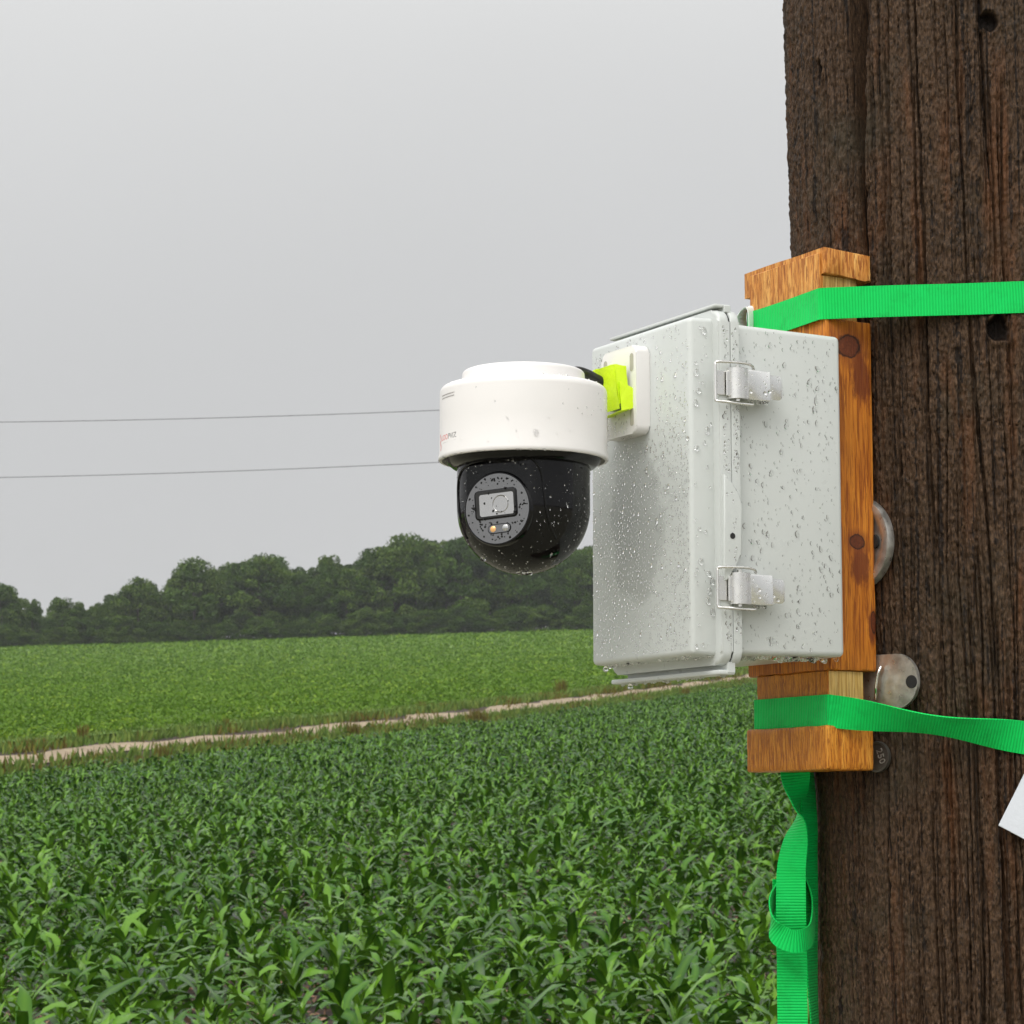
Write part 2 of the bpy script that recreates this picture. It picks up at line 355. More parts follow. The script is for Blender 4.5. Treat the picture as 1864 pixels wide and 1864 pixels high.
# crop on the far side of the track: base carpet
def carpet(u, v):
    y0, y1 = 45, 415; x = -170+u*330
    yr = np.interp(x, [-170, -60, -15.7, -5.4, 20, 38, 90, 160], [-20, 0, 77.6, 108, 197, 260, 410, 412])+5.5
    yr = np.maximum(yr, 20); return x, yr+v**1.3*(np.maximum(412-yr, 1))
t = MT('crop_canopy', (.06,.14,.02), .7)
v = t.coord(); t.color(t.ramp(t.noise(v, 2.2, 9, .72), [(.30, (.040,.090,.005)), (.5, (.095,.190,.010)), (.70, (.16,.27,.022))])); t.bump(t.noise(v, 1.4, 8, .7), 1, .3)
cp = sheet('field_crop_cover', carpet, 300, 160, t.m, 'stuff', .28)
tag(cp, 'even light green canopy of low crop beyond the track', 'crop')

# ------------------------------------------------------------------ corn
def leaf_strip(rg, h0, az, L_, W_, el0, droop, twist, nseg=7, nacross=3, basefrac=.18):
    """one arching leaf: returns V, Q, base"""
    t = np.linspace(0, 1, nseg+1); el = el0+(droop-el0)*t**1.25
    dr = np.cos(el)*L_/nseg; dz = np.sin(el)*L_/nseg
    r = np.concatenate([[0], np.cumsum((dr[1:]+dr[:-1])/2)]); z = h0+np.concatenate([[0], np.cumsum((dz[1:]+dz[:-1])/2)])
    wd = W_*np.clip(np.sin(np.pi*np.clip(t, 0, 1)**.62)**.8+.28*(1-t)**2, .03, 1)*np.where(t > .97, .1, 1)
    s = np.linspace(-1, 1, nacross)
    wob = rg.normal(0, .16, nseg+1)*t
    ca, sa = np.cos(az+wob*.6), np.sin(az+wob*.6)
    tw = twist*t
    V = []
    for k in range(nacross):
        o = s[k]*wd/2; lift = abs(s[k])*wd*(.26-.5*t)+np.sin(t*13+k*2+az)*.010*abs(s[k])
        ox = o*np.cos(tw); oz = o*np.sin(tw)+lift+.016*np.sin(t*8+az*3+k*.8)*t
        x = (r-np.sin(el)*oz*.5)*ca-ox*sa; y = (r-np.sin(el)*oz*.5)*sa+ox*ca
        V.append(np.stack([x, y, z+oz*np.cos(el)*.8], 1))
    V = np.stack(V, 1).reshape(-1, 3); i = np.arange((nseg+1)*nacross).reshape(nseg+1, nacross)
    Q = np.stack([i[:-1,:-1], i[1:,:-1], i[1:,1:], i[:-1,1:]], -1).reshape(-1, 4)
    base = (np.clip(1-t/basefrac, 0, 1)[:,None]*.5+(.16 if nacross > 2 else 0)*(np.abs(s)[None,:] < .1)).ravel()
    return V, Q, base
def corn_geo(seed, nl=9, nseg=7, nac=3):
    rg = np.random.default_rng(seed); H = rg.uniform(.30, .42); az0 = rg.uniform(0, 6.28); Vs, Qs, Rs, Bs = [], [], [], []; n = 0
    for i in range(nl):
        f = i/(nl-1); h = .04+H*f*.80; az = az0+math.pi*(i % 2)+rg.normal(0, .45)
        Ln = rg.uniform(.28, .46)*(1-.35*abs(f-.6)); el = rad(rg.uniform(48, 66)+18*f); dp = rad(rg.uniform(-88, -40)+50*f**2)
        V, Q, b = leaf_strip(rg, h, az, Ln, rg.uniform(.054, .088), el, dp, rg.normal(0, .7), nseg, nac)
        Vs.append(V); Qs.append(Q+n); Bs.append(b); Rs.append(np.full(len(V), rg.random()*.6)); n += len(V)
    for k in range(2):   # rolled whorl leaves standing up in the centre
        V, Q, b = leaf_strip(rg, .04+H*.72, az0+k*2.2+.6, rg.uniform(.18, .28), .042, rad(80), rad(35), 1.2, nseg, nac)
        Vs.append(V); Qs.append(Q+n); Bs.append(np.full(len(V), .35)); Rs.append(np.full(len(V), rg.random()*.6)); n += len(V)
    return np.concatenate(Vs), np.concatenate(Qs), np.concatenate(Rs), np.concatenate(Bs), H, az0
protos = []
for k in range(10):
    V, Q, R_, B_, H, az = corn_geo(100+k)
    lm = npmesh('corn_leaves', V, Q, attr=dict(rnd=R_, base=B_)); lm.materials.append(M['corn'])
    bm = bmesh.new(); hh = .04+H*.86
    for (r, z, r2, z2) in ((.013, 0, .011, hh*.55), (.011, hh*.55, .006, hh)):
        A = [bm.verts.new((r*math.cos(a), r*math.sin(a), z)) for a in np.linspace(0, 2*math.pi, 8)[:-1]]; B = [bm.verts.new((r2*math.cos(a), r2*math.sin(a), z2)) for a in np.linspace(0, 2*math.pi, 8)[:-1]]
        for i in range(7): bm.faces.new((A[i], A[(i+1) % 7], B[(i+1) % 7], B[i]))
    sm = bmesh_to('corn_stalk', bm); sm.materials.append(M['stalk']); protos.append((sm, lm, V, Q, R_, B_))
low = [corn_geo(200+k, 7, 3, 2) for k in range(10)]
# rows run across the view and drop slightly to the right
RA = rad(-9); rc, rs = math.cos(RA), math.sin(RA)
pts = []
for i in range(0, 460):
    yr = 8+i*.66
    if yr > 240: break
    step = .17 if yr < 60 else .26
    for a in np.arange(-70, 60, step):
        pts.append((a, yr))
pts = np.array(pts); pts[:, 0] += rng.normal(0, .035, len(pts)); pts[:, 1] += rng.normal(0, .045, len(pts))
P = np.stack([pts[:,0]*rc-pts[:,1]*rs*0+0, pts[:,1]+pts[:,0]*rs], 1)
keep = (P[:,0] > -.225*P[:,1]-.6) & (P[:,0] < .18*P[:,1]+.8) & (P[:,1] > 11.5)
keep &= side_of_road(P[:,0], P[:,1]) < -3.0
P = P[keep]
# thin patches
gap = vnoise(P[:,0]*.9+40, P[:,1]*.9, seed=9); P = P[(gap < .70) | (rng.random(len(P)) < .22)]
P = P[rng.random(len(P)) > np.where(P[:,1] > 60, .03, .14)]
P = P[np.argsort(P[:,1])]
vis = (P[:,0] > -.21*P[:,1]-.2) & (P[:,0] < .125*P[:,1]+.1) & (P[:,1] > 12.6)
front_idx = np.where(vis)[0][:300]; fs_ = set(front_idx.tolist())
for j, i in enumerate(front_idx):
    x, y = P[i]; sm, lm = protos[j % 10][:2]
    root = empty('corn_plant', (x, y, G(x, y)-.02), random.uniform(0, 6.28)); root.scale = (1, 1, 1)
    s = random.uniform(.74, 1.18); root.scale = (s, s, s*random.uniform(.9, 1.12)); root.rotation_euler = (random.gauss(0, .07), random.gauss(0, .07), random.uniform(0, 6.28))
    tag(root, 'knee high young corn plant with arching wet leaves in the front rows', 'corn plant', 'young corn plants nearest the viewer')
    obj('stalk', sm, None, root); obj('leaves', lm, None, root)
rest = np.array([i for i in range(len(P)) if i not in fs_])
Vs, Qs, Rs, Bs = [], [], [], []; n = 0
for i in rest:
    x, y = P[i]
    if y < 48: V, Q, R_, B_ = protos[rng.integers(10)][2:6]
    else:
        V, Q, R_, B_ = low[rng.integers(10)][:4]
    a = rng.uniform(0, 6.28); s = rng.uniform(.74, 1.15)*(1.0 if y < 60 else 1.15); ca, sa = math.cos(a)*s, math.sin(a)*s
    W_ = np.empty_like(V); W_[:,0] = V[:,0]*ca-V[:,1]*sa+x; W_[:,1] = V[:,0]*sa+V[:,1]*ca+y; W_[:,2] = V[:,2]*s*rng.uniform(.9,1.12)+G(x, y)-.02
    Vs.append(W_); Qs.append(Q+n); Rs.append((R_+rng.random()) % 1); Bs.append(B_); n += len(V)
print('corn rest', len(rest), 'verts', n)
tag(obj('corn_crop', npmesh('corn_crop', np.concatenate(Vs), np.concatenate(Qs), attr=dict(rnd=np.concatenate(Rs), base=np.concatenate(Bs))), M['corn']),
    'dense dark green young corn filling the near field up to the track', 'crop', kind='stuff')
del Vs, Qs, Rs, Bs
# dead leaf litter and clods on the soil between the near rows
def quad_cloud(name, cen, size, mat, tilt=1.0, flat=None, aspect=1.0, rnd=None):
    n = len(cen); nrm = rng.normal(0, 1, (n, 3)); nrm[:,2] = np.abs(nrm[:,2])*(1 if flat is None else flat)+.05; nrm /= np.linalg.norm(nrm, axis=1)[:,None]
    t1 = np.cross(nrm, rng.normal(0, 1, (n, 3))); t1 /= np.linalg.norm(t1, axis=1)[:,None]; t2 = np.cross(nrm, t1)
    s = np.asarray(size).reshape(-1, 1)*np.ones((n, 1))
    c = [cen-t1*s*aspect, cen+t2*s*.45-t1*s*.1*aspect+nrm*s*.12, cen+t1*s*aspect, cen-t2*s*.45+t1*s*.1*aspect+nrm*s*.12]
    V = np.stack(c, 1).reshape(-1, 3); Q = np.arange(4*n).reshape(n, 4)
    r = np.repeat(rng.random(n) if rnd is None else rnd, 4)
    return npmesh(name, V, Q, attr=dict(rnd=r, base=np.zeros(4*n)), smooth=False)
n = 16000; yy = rng.uniform(12, 45, n); xx = rng.uniform(-.22, .14, n)*yy
tag(obj('leaf_litter', quad_cloud('leaf_litter', np.stack([xx, yy, zground(xx, yy)+.035], 1), rng.uniform(.015, .05, n), None, flat=2.5), MT('dry_litter', (.30,.17,.11), .8).m),
    'scattered brown dead leaves and clods on the soil between corn rows', 'leaf litter', kind='stuff')
# far field crop leaves
n = 380000; yy = 48*np.exp(rng.random(n)*math.log(405/48)); xx = rng.uniform(-.24, .16, n)*yy
k = side_of_road(xx, yy) > 2.2; xx, yy = xx[k], yy[k]; n = len(xx)
sz = rng.uniform(.5, 1.4, n)*(.040+.00052*yy)
hh = .28+.16*vnoise(xx*1.3+300, yy*.8, seed=12)+rng.uniform(-.05, .12, n)
rv = np.clip(.55*vnoise(xx*.55+300, yy*.22, seed=13)+.45*rng.random(n), 0, .98)
tag(obj('field_crop', quad_cloud('field_crop', np.stack([xx, yy, zground(xx, yy)+hh], 1), sz, None, flat=1.4, rnd=rv), M['bean']),
    'bright green leafy low crop covering the sloping far field', 'crop', kind='stuff')
# verge along the track
def blades(name, base, h, w, mat, lean=.3):
    n = len(base); a = rng.uniform(0, 6.28, n); d = np.stack([np.cos(a), np.sin(a), np.zeros(n)], 1); ln = rng.normal(0, lean, (n, 2))
    top = base+np.stack([ln[:,0]*h, ln[:,1]*h, h], 1); mid = base*.5+top*.5+d*0
    V = np.stack([base-d*w[:,None], base+d*w[:,None], mid+d*w[:,None]*1.1, top+d*w[:,None]*.3, top-d*w[:,None]*.3, mid-d*w[:,None]*1.1], 1).reshape(-1, 3)
    i = np.arange(n)[:,None]*6; Q = np.concatenate([i+np.array([[0,1,2,5]]), i+np.array([[5,2,3,4]])])
    return npmesh(name, V, Q, attr=dict(rnd=np.repeat(rng.random(n), 6), base=np.zeros(6*n)), smooth=False)
def verge(n, k0, k1, patch=None, seed=1):
    u = rng.random(n)**.8; x, y = roadline(u); k = rng.uniform(k0, k1, n); x = x-k*.93; y = y+k*.36
    if patch is not None:
        m = vnoise(u*patch, k*.3+9, seed=seed) > .55; x, y = x[m], y[m]
    return np.stack([x, y, zground(x, y)+.02], 1)
b = np.concatenate([verge(60000, .6, 6.0), verge(36000, -3.4, -.5)]); n = len(b); tag(obj('verge_grass', blades('verge_grass', b, rng.uniform(.15,.42,n), rng.uniform(.02,.05,n), None), M['grass']),
    'pale yellow green grass strip along the far side of the track', 'grass', kind='stuff')
b = np.concatenate([verge(20000, -2.6, -.45, 60, 2), verge(16000, .5, 1.8, 50, 4), verge(2200, -.6, .7, 90, 6)]); n = len(b)
tag(obj('dry_weeds', blades('dry_weeds', b, rng.uniform(.10,.42,n), rng.uniform(.012,.035,n), None), M['weed']),
    'brown dried weeds growing in patches along the dirt track', 'weeds', kind='stuff')
wp = []
for k in range(3):
    n = 150; b = rng.normal(0, .16, (n, 3)); b[:,2] = 0
    me = blades('weed', b, rng.uniform(.35, 1.15, n), rng.uniform(.012, .035, n), None, .16); me.materials.append(M['weed']); wp.append(me)
for j, px in enumerate((150, 250, 305, 412, 575, 640, 770, 865, 880, 1020, 1152, 1248)):
    tt = np.linspace(0, 1, 400); x, y = roadline(tt); k = -1.6 if j % 3 else 1.8; x = x-k*.93; y = y+k*.36
    i = int(np.argmin(abs(x/y-(px-932)/F))); s = random.uniform(.4, .85)*(y[i]/105)**.5
    o = obj('weed_clump', wp[j % 3], None, None, (x[i], y[i], G(x[i], y[i])-.02)); o.scale = (s, s, s); o.rotation_euler = (0, 0, j*1.3)
    tag(o, 'tall upright clump of brown seeding weeds beside the dirt track', 'weed', 'tall brown weed clumps along the track')

# ------------------------------------------------------------------ woods
def crown_mesh(seed, n=9000):
    rg = np.random.default_rng(seed); cen = []; nl = 44
    lobes = []
    for i in range(nl):
        z = rg.uniform(.18, .93); rr = math.sin(math.pi*min(1, (z+.12)/1.12)**.8)*.36+.05; a = rg.uniform(0, 6.28); q = rr*rg.uniform(.35, 1)
        lobes.append((q*math.cos(a), q*math.sin(a), z, rg.uniform(.055, .13)))
    per = n//nl
    for (x, y, z, r) in lobes:
        d = rg.normal(0, 1, (per, 3)); d /= np.linalg.norm(d, axis=1)[:,None]; rr = r*rg.uniform(.55, 1.12, per)**.6
        p = d*rr[:,None]*np.array([1.15, 1.15, .85]); p[:,2] = np.where(p[:,2] < -.4*r, p[:,2]*.5, p[:,2]); cen.append(p+np.array([x, y, z]))
    cen = np.concatenate(cen); nn = len(cen)
    nrm = rg.normal(0, 1, (nn, 3)); nrm[:,2] = abs(nrm[:,2]); nrm /= np.linalg.norm(nrm, axis=1)[:,None]
    t1 = np.cross(nrm, rg.normal(0, 1, (nn, 3))); t1 /= np.linalg.norm(t1, axis=1)[:,None]; t2 = np.cross(nrm, t1); s = rg.uniform(.009, .021, (nn, 1))
    V = np.stack([cen-t1*s, cen-t2*s*.7, cen+t1*s, cen+t2*s*.7], 1).reshape(-1, 3)
    lobe_r = np.repeat(rg.random(nl)*.6, per)+rg.random(nn)*.35
    me = npmesh('crown', V, np.arange(4*nn).reshape(nn, 4), attr=dict(rnd=np.repeat(lobe_r, 4), base=np.zeros(4*nn)), smooth=False); me.materials.append(M['tree']); return me
def trunk_mesh(seed):
    rg = random.Random(seed); bm = bmesh.new()
    def limb(p0, p1, r0, r1):
        p = [Vector(p0).lerp(Vector(p1), t)+Vector((rg.gauss(0,.006), rg.gauss(0,.006), 0)) for t in (0,.33,.66,1)]; p[0] = Vector(p0)
        rings = [[bm.verts.new(q+Vector((math.cos(a), math.sin(a), 0))*(r0+(r1-r0)*i/3)) for a in np.linspace(0, 2*math.pi, 8)[:-1]] for i, q in enumerate(p)]
        for A, B in zip(rings, rings[1:]):
            for k in range(7): bm.faces.new((A[k], A[(k+1) % 7], B[(k+1) % 7], B[k]))
    limb((0,0,-.03), (.01,0,.5), .018, .011); limb((.01,0,.48), (.0,.02,.85), .010, .004)
    for k in range(5):
        a = k*1.3+rg.random(); limb((.01,0,.28+.07*k), (.24*math.cos(a), .24*math.sin(a), .48+.07*k), .007, .002)
    me = bmesh_to('trunk', bm, None); me.materials.append(M['bark']); return me
crowns = [crown_mesh(s) for s in range(7)]; trunks = [trunk_mesh(s) for s in range(3)]
SKY = np.array([(-300,1060),(0,1066),(40,1068),(66,1092),(80,1122),(93,1118),(102,1092),(130,1088),(150,1100),(165,1095),(190,1085),(215,1080),(235,1066),(250,1050),(272,1060),(290,1078),(303,1068),(312,1032),(350,1018),(395,1030),(430,1014),(500,1008),(527,1034),(560,1025),(600,1016),(650,1012),(690,985),(750,974),(830,976),(1000,985),(1100,980),(1300,970),(1700,950),(2200,960)], float)
def tree(x, y, H, wid, label, group, seed):
    r = random.Random(seed); root = empty('deciduous_tree', (x, y, G(x, y)-.1), r.uniform(0, 6.28)); root.scale = (wid, wid, H)
    tag(root, label, 'tree', group); obj('trunk', trunks[seed % 3], None, root); obj('crown', crowns[seed % 7], None, root)
    return root
special = {0: 'leftmost broad tree at the edge of the photo before the gap in the woods',
    112: 'small rounded tree just right of the low gap in the woods', 250: 'slim tree poking above its neighbours left of the first tall group',
    350: 'tall domed tree starting the first high group of the woods', 470: 'tall airy tree with sky showing through its top'}
WL = 'dark green broadleaf tree merged in the unbroken wall of woods behind the field'; WG = 'trees of the woods behind the far field'
for px, lb in special.items():
    D = 398; x = (px-932)/F*D; zt = (1500-np.interp(px, SKY[:,0], SKY[:,1]))/F*D+CAMZ; Hh = zt-G(x, D)
    tree(x, D, Hh*1.0, Hh*1.05 if px not in (112,) else Hh*1.0, lb, None, int(px)+3)
sd_ = 50
for row, (D, dp, off) in enumerate(((403, 30, 0), (411, 33, 14), (420, 36, 8))):
    for px in np.arange(-240+off, 1700 if row < 2 else 1500, dp):
        pj = px+random.uniform(-10, 10); top = np.interp(pj, SKY[:,0], SKY[:,1])+random.uniform(-3, 13)+(8 if row == 0 else 0)
        if 62 < pj < 100: continue
        x = (pj-932)/F*D; zt = (1500-top)/F*D+CAMZ; Hh = zt-G(x, D); sd_ += 1
        tree(x, D+random.uniform(-3, 3), Hh*random.uniform(.93, 1.03), Hh*random.uniform(.62, .95), WL, WG, sd_)
tree((84-932)/F*520, 520, 520*(1500-1112)/F+CAMZ-G(-95, 520), 15, 'pale hazy tree standing farther back in the gap of the woods', None, 77)
tree((60-932)/F*470, 470, 470*(1500-1120)/F+CAMZ-G(-90, 470), 12, 'low hazy tree filling the left of the gap in the woods', None, 78)
for i, px in enumerate(np.arange(-80, 1200, 20)):
    D = 393+random.uniform(-2, 2); x = (px+random.uniform(-8, 8)-932)/F*D; h = random.uniform(3.2, 5.5)
    o = obj('shrub', crowns[(i*3) % 7], None, None, (x, D, G(x, D)-.6)); o.scale = (h*1.6, h*1.5, h); o.rotation_euler = (0, 0, i)
    tag(o, 'low leafy shrub at the foot of the woods along the field edge', 'shrub', 'shrubs along the foot of the woods')

# ------------------------------------------------------------------ overhead lines
for (ya, yb, lb) in ((765, 743, 'upper of the two thin overhead wires left of the white security camera'), (868, 840, 'lower of the two thin overhead wires left of the white security camera')):
    D = 62; bm = bmesh.new(); za = (1500-ya)/F*D+CAMZ; zb = (1500-yb)/F*D+CAMZ; x0, x1 = -932/F*D, (797-932)/F*D; sl_ = (zb-za)/(x1-x0)
    pp = [(x, D, za+sl_*(x-x0)+1.4e-3*((x-x0)*(x-x1))) for x in np.linspace(-60, 45, 60)]
    add_tube(bm, pp, .0085, 6); tag(obj('overhead_wire', bmesh_to('overhead_wire', bm, None), M['cable']), lb, 'wire')

# ================================================================== utility pole
PX, PY, PR = .3910, 2.086, .150; ZC = 1.85; LEAN = -.0185
def pole_centre(z): return PX+LEAN*(z-ZC), PY
def pole_radius(z): return PR*(1-.006*(z-ZC))
th_vis = np.linspace(rad(-205), rad(25), 1150)      # angle from +X, the front (towards -Y) is -90 deg
th_back = np.linspace(rad(25), rad(155), 90)[1:-1]
th = np.concatenate([th_vis, th_back])
zs = np.concatenate([np.linspace(-.4, 1.33, 40), np.linspace(1.335, 2.36, 980), np.linspace(2.38, 8.5, 60)])
TH, ZZ = np.meshgrid(th, zs, indexing='ij'); A_ = TH*PR
PXY = 2*math.pi*PR
wand = (vnoise(A_*6+50, ZZ*3.1, seed=21)-.5)*.010
a = A_+wand+50
rid = vnoise(a*380, ZZ*7, 1024, 256, 22)*.55+vnoise(a*190, ZZ*4, 1024, 256, 23)*.9
cr_ = vnoise(a*760, ZZ*400, 2048, 2048, 65)*.75+vnoise(a*420, ZZ*230, 1024, 1024, 24)*.5+vnoise(a*230, ZZ*120, 1024, 1024, 25)*.7
big = vnoise(a*28, ZZ*2.0, 256, 256, 26)*2.0+vnoise(a*9, ZZ*1.2, seed=27)*2.2
grv = np.clip(.46-np.abs(vnoise(a*300, ZZ*3.2+9, 2048, 256, 62)-.5)*6, 0, 1)*sstep(.25, .6, vnoise(a*60, ZZ*5, 512, 256, 63))
grv2 = np.clip(.40-vnoise(a*520, ZZ*60, 2048, 512, 64), 0, 1)*2.0
disp = (rid*1.2+cr_*2.2+big*.9-3.2-grv*4.6-grv2*1.9-.5)*.001
rr = random.Random(5)
cracks = [(-2.60, .0045, .012, 1.5, 2.6), (-1.93, .0016, .007, 0, 9), (-1.52, .0022, .009, 1.2, 3.2)]
# positions by angle: main open check at the left third, hairlines elsewhere
def ang_at(px, z):   # surface angle of the pole seen at picture column px (used once to lay out the checks)
    cx, cy = pole_centre(z); phi = math.atan((px-932)/F); dc = math.hypot(cx, cy); b_ = math.atan2(cx, cy)
    d_ = b_-phi; s_ = dc*math.sin(d_)/pole_radius(z); s_ = max(-1, min(1, s_)); t_ = dc*math.cos(d_)-pole_radius(z)*math.sqrt(1-s_*s_)
    x_, y_ = t_*math.sin(phi), t_*math.cos(phi); return math.atan2(y_-cy, x_-cx)
depth = np.zeros_like(TH)
def crack(pts, w0, w1, dep, seed):
    """pts: list of (z, px)"""
    global depth
    zz = np.array([p[0] for p in pts]); tt = np.array([ang_at(p[1], p[0]) for p in pts]); o_ = np.argsort(zz)
    c = np.interp(zs, zz[o_], tt[o_])+(vnoise(zs*16, zs*0+seed, seed=seed)-.5)*.016+(vnoise(zs*70, zs*0+seed, seed=seed+1)-.5)*.005
    on = sstep(zz.min(), zz.min()+.06, zs)*sstep(zz.max(), zz.max()-.06, zs)
    w_ = (w0+(w1-w0)*np.clip((zs-zz.min())/(zz.max()-zz.min()), 0, 1))*(.7+.6*vnoise(zs*25, zs*0+seed+3, seed=seed+2))
    d = np.abs(TH-c[None,:])*PR; depth = np.maximum(depth, dep*on[None,:]*np.clip((1.3-d/np.maximum(w_[None,:], 1e-4))*2.6, 0, 1))
def pz(y): return CAMZ+row_tan(y)*1.955
crack([(pz(-300), 1570), (pz(0), 1576), (pz(250), 1579), (pz(480), 1588), (pz(700), 1592)], .0016, .0105, .030, 31)
crack([(pz(1340), 1555), (pz(1864), 1568), (pz(2200), 1572)], .0016, .0006, .008, 33)
crack([(pz(-200), 1805), (pz(0), 1808), (pz(200), 1815), (pz(420), 1830)], .0006, .0019, .010, 35)
crack([(pz(-200), 1690), (pz(300), 1693), (pz(480), 1697), (pz(700), 1700), (pz(1100), 1708)], .0007, .0011, .007, 37)
crack([(pz(560), 1775), (pz(700), 1782), (pz(900), 1800), (pz(1300), 1812)], .0006, .0012, .008, 39)
crack([(pz(1400), 1690), (pz(1864), 1700), (pz(2100), 1702)], .0009, .0007, .006, 41)
crack([(pz(1300), 1812), (pz(1864), 1822), (pz(2100), 1826)], .0014, .0009, .009, 43)
for k in range(150):
    px = rr.uniform(1450, 1890); y0 = rr.uniform(-300, 1800); ln = rr.uniform(250, 900)
    crack([(pz(y0), px), (pz(y0+ln*.5), px+rr.uniform(-4, 8)), (pz(y0+ln), px+ln*.016)], .0004, rr.uniform(.0005, .0011), rr.uniform(.002, .006), 50+3*k)
KN = np.zeros_like(TH)
def knot(px, y, ra, rz, dep):
    global depth, KN
    t0 = ang_at(px, pz(y)); q = np.sqrt(((TH-t0)*PR/ra)**2+((ZZ-pz(y))/rz)**2)+(vnoise(a*150, ZZ*150, seed=61)-.5)*.5
    KN = np.maximum(KN, np.clip((1.15-q)*5, 0, .9)); depth = np.maximum(depth, dep*(np.clip(1.15-q, 0, .35)/.35)); return -np.exp(-(q-1.25)**2*9)*dep*.22
ex = knot(1832, 607, .0085, .0105, .009)+knot(1826, 52, .007, .008, .008)+knot(1511, 92, .004, .010, .006)
R_ = pole_radius(ZZ)+disp-depth-ex
CX = PX+LEAN*(ZZ-ZC); V = np.stack([CX+R_*np.cos(TH), PY+R_*np.sin(TH), ZZ], -1)
nt_, nz_ = TH.shape; idx = np.arange(nt_*nz_).reshape(nt_, nz_); idn = np.roll(idx, -1, 0)
Q = np.stack([idx[:,:-1], idn[:,:-1], idn[:,1:], idx[:,1:]], -1).reshape(-1, 4)
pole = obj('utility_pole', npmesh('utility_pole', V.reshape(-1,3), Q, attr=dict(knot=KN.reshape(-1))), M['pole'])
tag(pole, 'massive dark brown weathered wooden pole with long vertical cracks', 'utility pole')
def on_pole(px, y, lift=0):
    z = CAMZ+row_tan(y)*1.965; t0 = ang_at(px, z); cx, cy = pole_centre(z); r = pole_radius(z)+lift
    n_ = Vector((math.cos(t0), math.sin(t0), 0)); p = Vector((cx, cy, z))+n_*r
    tx = Vector((-n_.y, n_.x, 0)); return Matrix(((tx.x, -n_.x, 0, p.x), (tx.y, -n_.y, 0, p.y), (0, 0, 1, p.z), (0, 0, 0, 1)))  # local x: to the right, -y: outward
def placed(name, Mx, parent=None):
    o = bpy.data.objects.new(name, None); C.objects.link(o); o.matrix_world = Mx; o.empty_display_size = .03; return o

# ---- round metal plate
r0 = placed('round_metal_plate', on_pole(1572, 985, .006)); tag(r0, 'round dished metal plate with a hole on the pole, half hidden behind the orange board', 'metal plate')
Rx = Matrix.Rotation(rad(90), 4, 'X')   # lathe axis z -> -y (outward)
bm = bmesh.new(); add_lathe(bm, [(0,.001),(.020,.001),(.026,.0015),(.030,.004),(.0335,.0052),(.0368,.0045),(.0374,.0015),(.037,-.003),(0,-.003)], 72, Rx)
obj('dished_disc', bmesh_to('dished_disc', bm, 50), M['galv'], r0)
bm = bmesh.new(); add_lathe(bm, [(0,.0016),(.0042,.0016),(.0044,-.001),(0,-.001)], 28, Matrix.Translation((.0215, -.0024, 0))@Matrix.Scale(1.25, 4, (0,0,1))@Rx); obj('bolt_hole', bmesh_to('bolt_hole', bm), M['dark'], r0)
bm = bmesh.new(); add_tube(bm, [(.0105,-.002,.021),(.0135,-.0035,.017),(.012,-.0045,.008),(.0125,-.003,.0)], .0016, 8); obj('rivet_tab', bmesh_to('rivet_tab', bm, None), M['galv'], r0)
# ---- rounded tab
r1 = placed('rounded_metal_tab', on_pole(1610, 1241, .006)); r1.rotation_mode = 'XYZ'; tag(r1, 'rounded metal tab with a hole at its tip above the lower green strap', 'metal tab')
bm = bmesh.new(); o_ = [(-.05,-.0212)]+[(.0175+.0205*math.cos(q_)*1.0, .0212*math.sin(q_)) for q_ in np.linspace(-math.pi/2, math.pi/2, 22)]+[(-.05,.0212)]
add_prism(bm, o_, 'xz', -.0035, .0, .0012, 3)
for v_ in bm.verts: v_.co.y += -.30*max(0, v_.co.x+.005)**1.5*.6-.004*math.exp(-((v_.co.x-.002)/.006)**2)
obj('tab_plate', bmesh_to('tab_plate', bm, 40), M['galv'], r1)
bm = bmesh.new(); add_tube(bm, [(.0005,-.0075,-.014),(.0015,-.0085,-.004),(.0035,-.0085,.006),(.006,-.0075,.012)], .0011, 8); obj('pressed_rib', bmesh_to('pressed_rib', bm, None), m_steel('bright_rib', (.85,.84,.8), .1, .2), r1)
bm = bmesh.new(); add_lathe(bm, [(0,.0022),(.0050,.0022),(.0052,-.002),(0,-.002)], 28, Matrix.Translation((.0325, -.0035, -.001))@Rx); obj('bolt_hole', bmesh_to('bolt_hole', bm), M['dark'], r1)
# ---- small round tag
r2 = placed('pole_date_tag', on_pole(1600, 1377, .004)); tag(r2, 'small round embossed metal tag on the pole beside the bottom orange block', 'tag')
bm = bmesh.new(); add_lathe(bm, [(0,.0008),(.0102,.0008),(.0108,.0018),(.0118,.0018),(.0121,.0005),(.0121,-.0015),(0,-.0015)], 56, Rx); obj('tag_disc', bmesh_to('tag_disc', bm, 40), m_simple('tarnished_tag_metal', (.16,.15,.13), .4, 90, .3, .3, .0005, .8), r2)

def text_mesh(body, size, depth=.00015):
    cu = bpy.data.curves.new('t', 'FONT'); cu.body = body; cu.size = size; cu.extrude = depth; cu.resolution_u = 3
    o = bpy.data.objects.new('t', cu); C.objects.link(o); dg = bpy.context.evaluated_depsgraph_get(); dg.update()
    me = bpy.data.meshes.new_from_object(o.evaluated_get(dg)); bpy.data.objects.remove(o); return me
me = text_mesh('250', .0082, .0004)
for v_ in me.vertices:
    x, y = v_.co.x-.0068, v_.co.y-.003; an = rad(-72); v_.co = Vector((x*math.cos(an)-y*math.sin(an)+.0045, -.0010-v_.co.z, x*math.sin(an)+y*math.cos(an)))
obj('embossed_digits', me, M['galv'], r2)
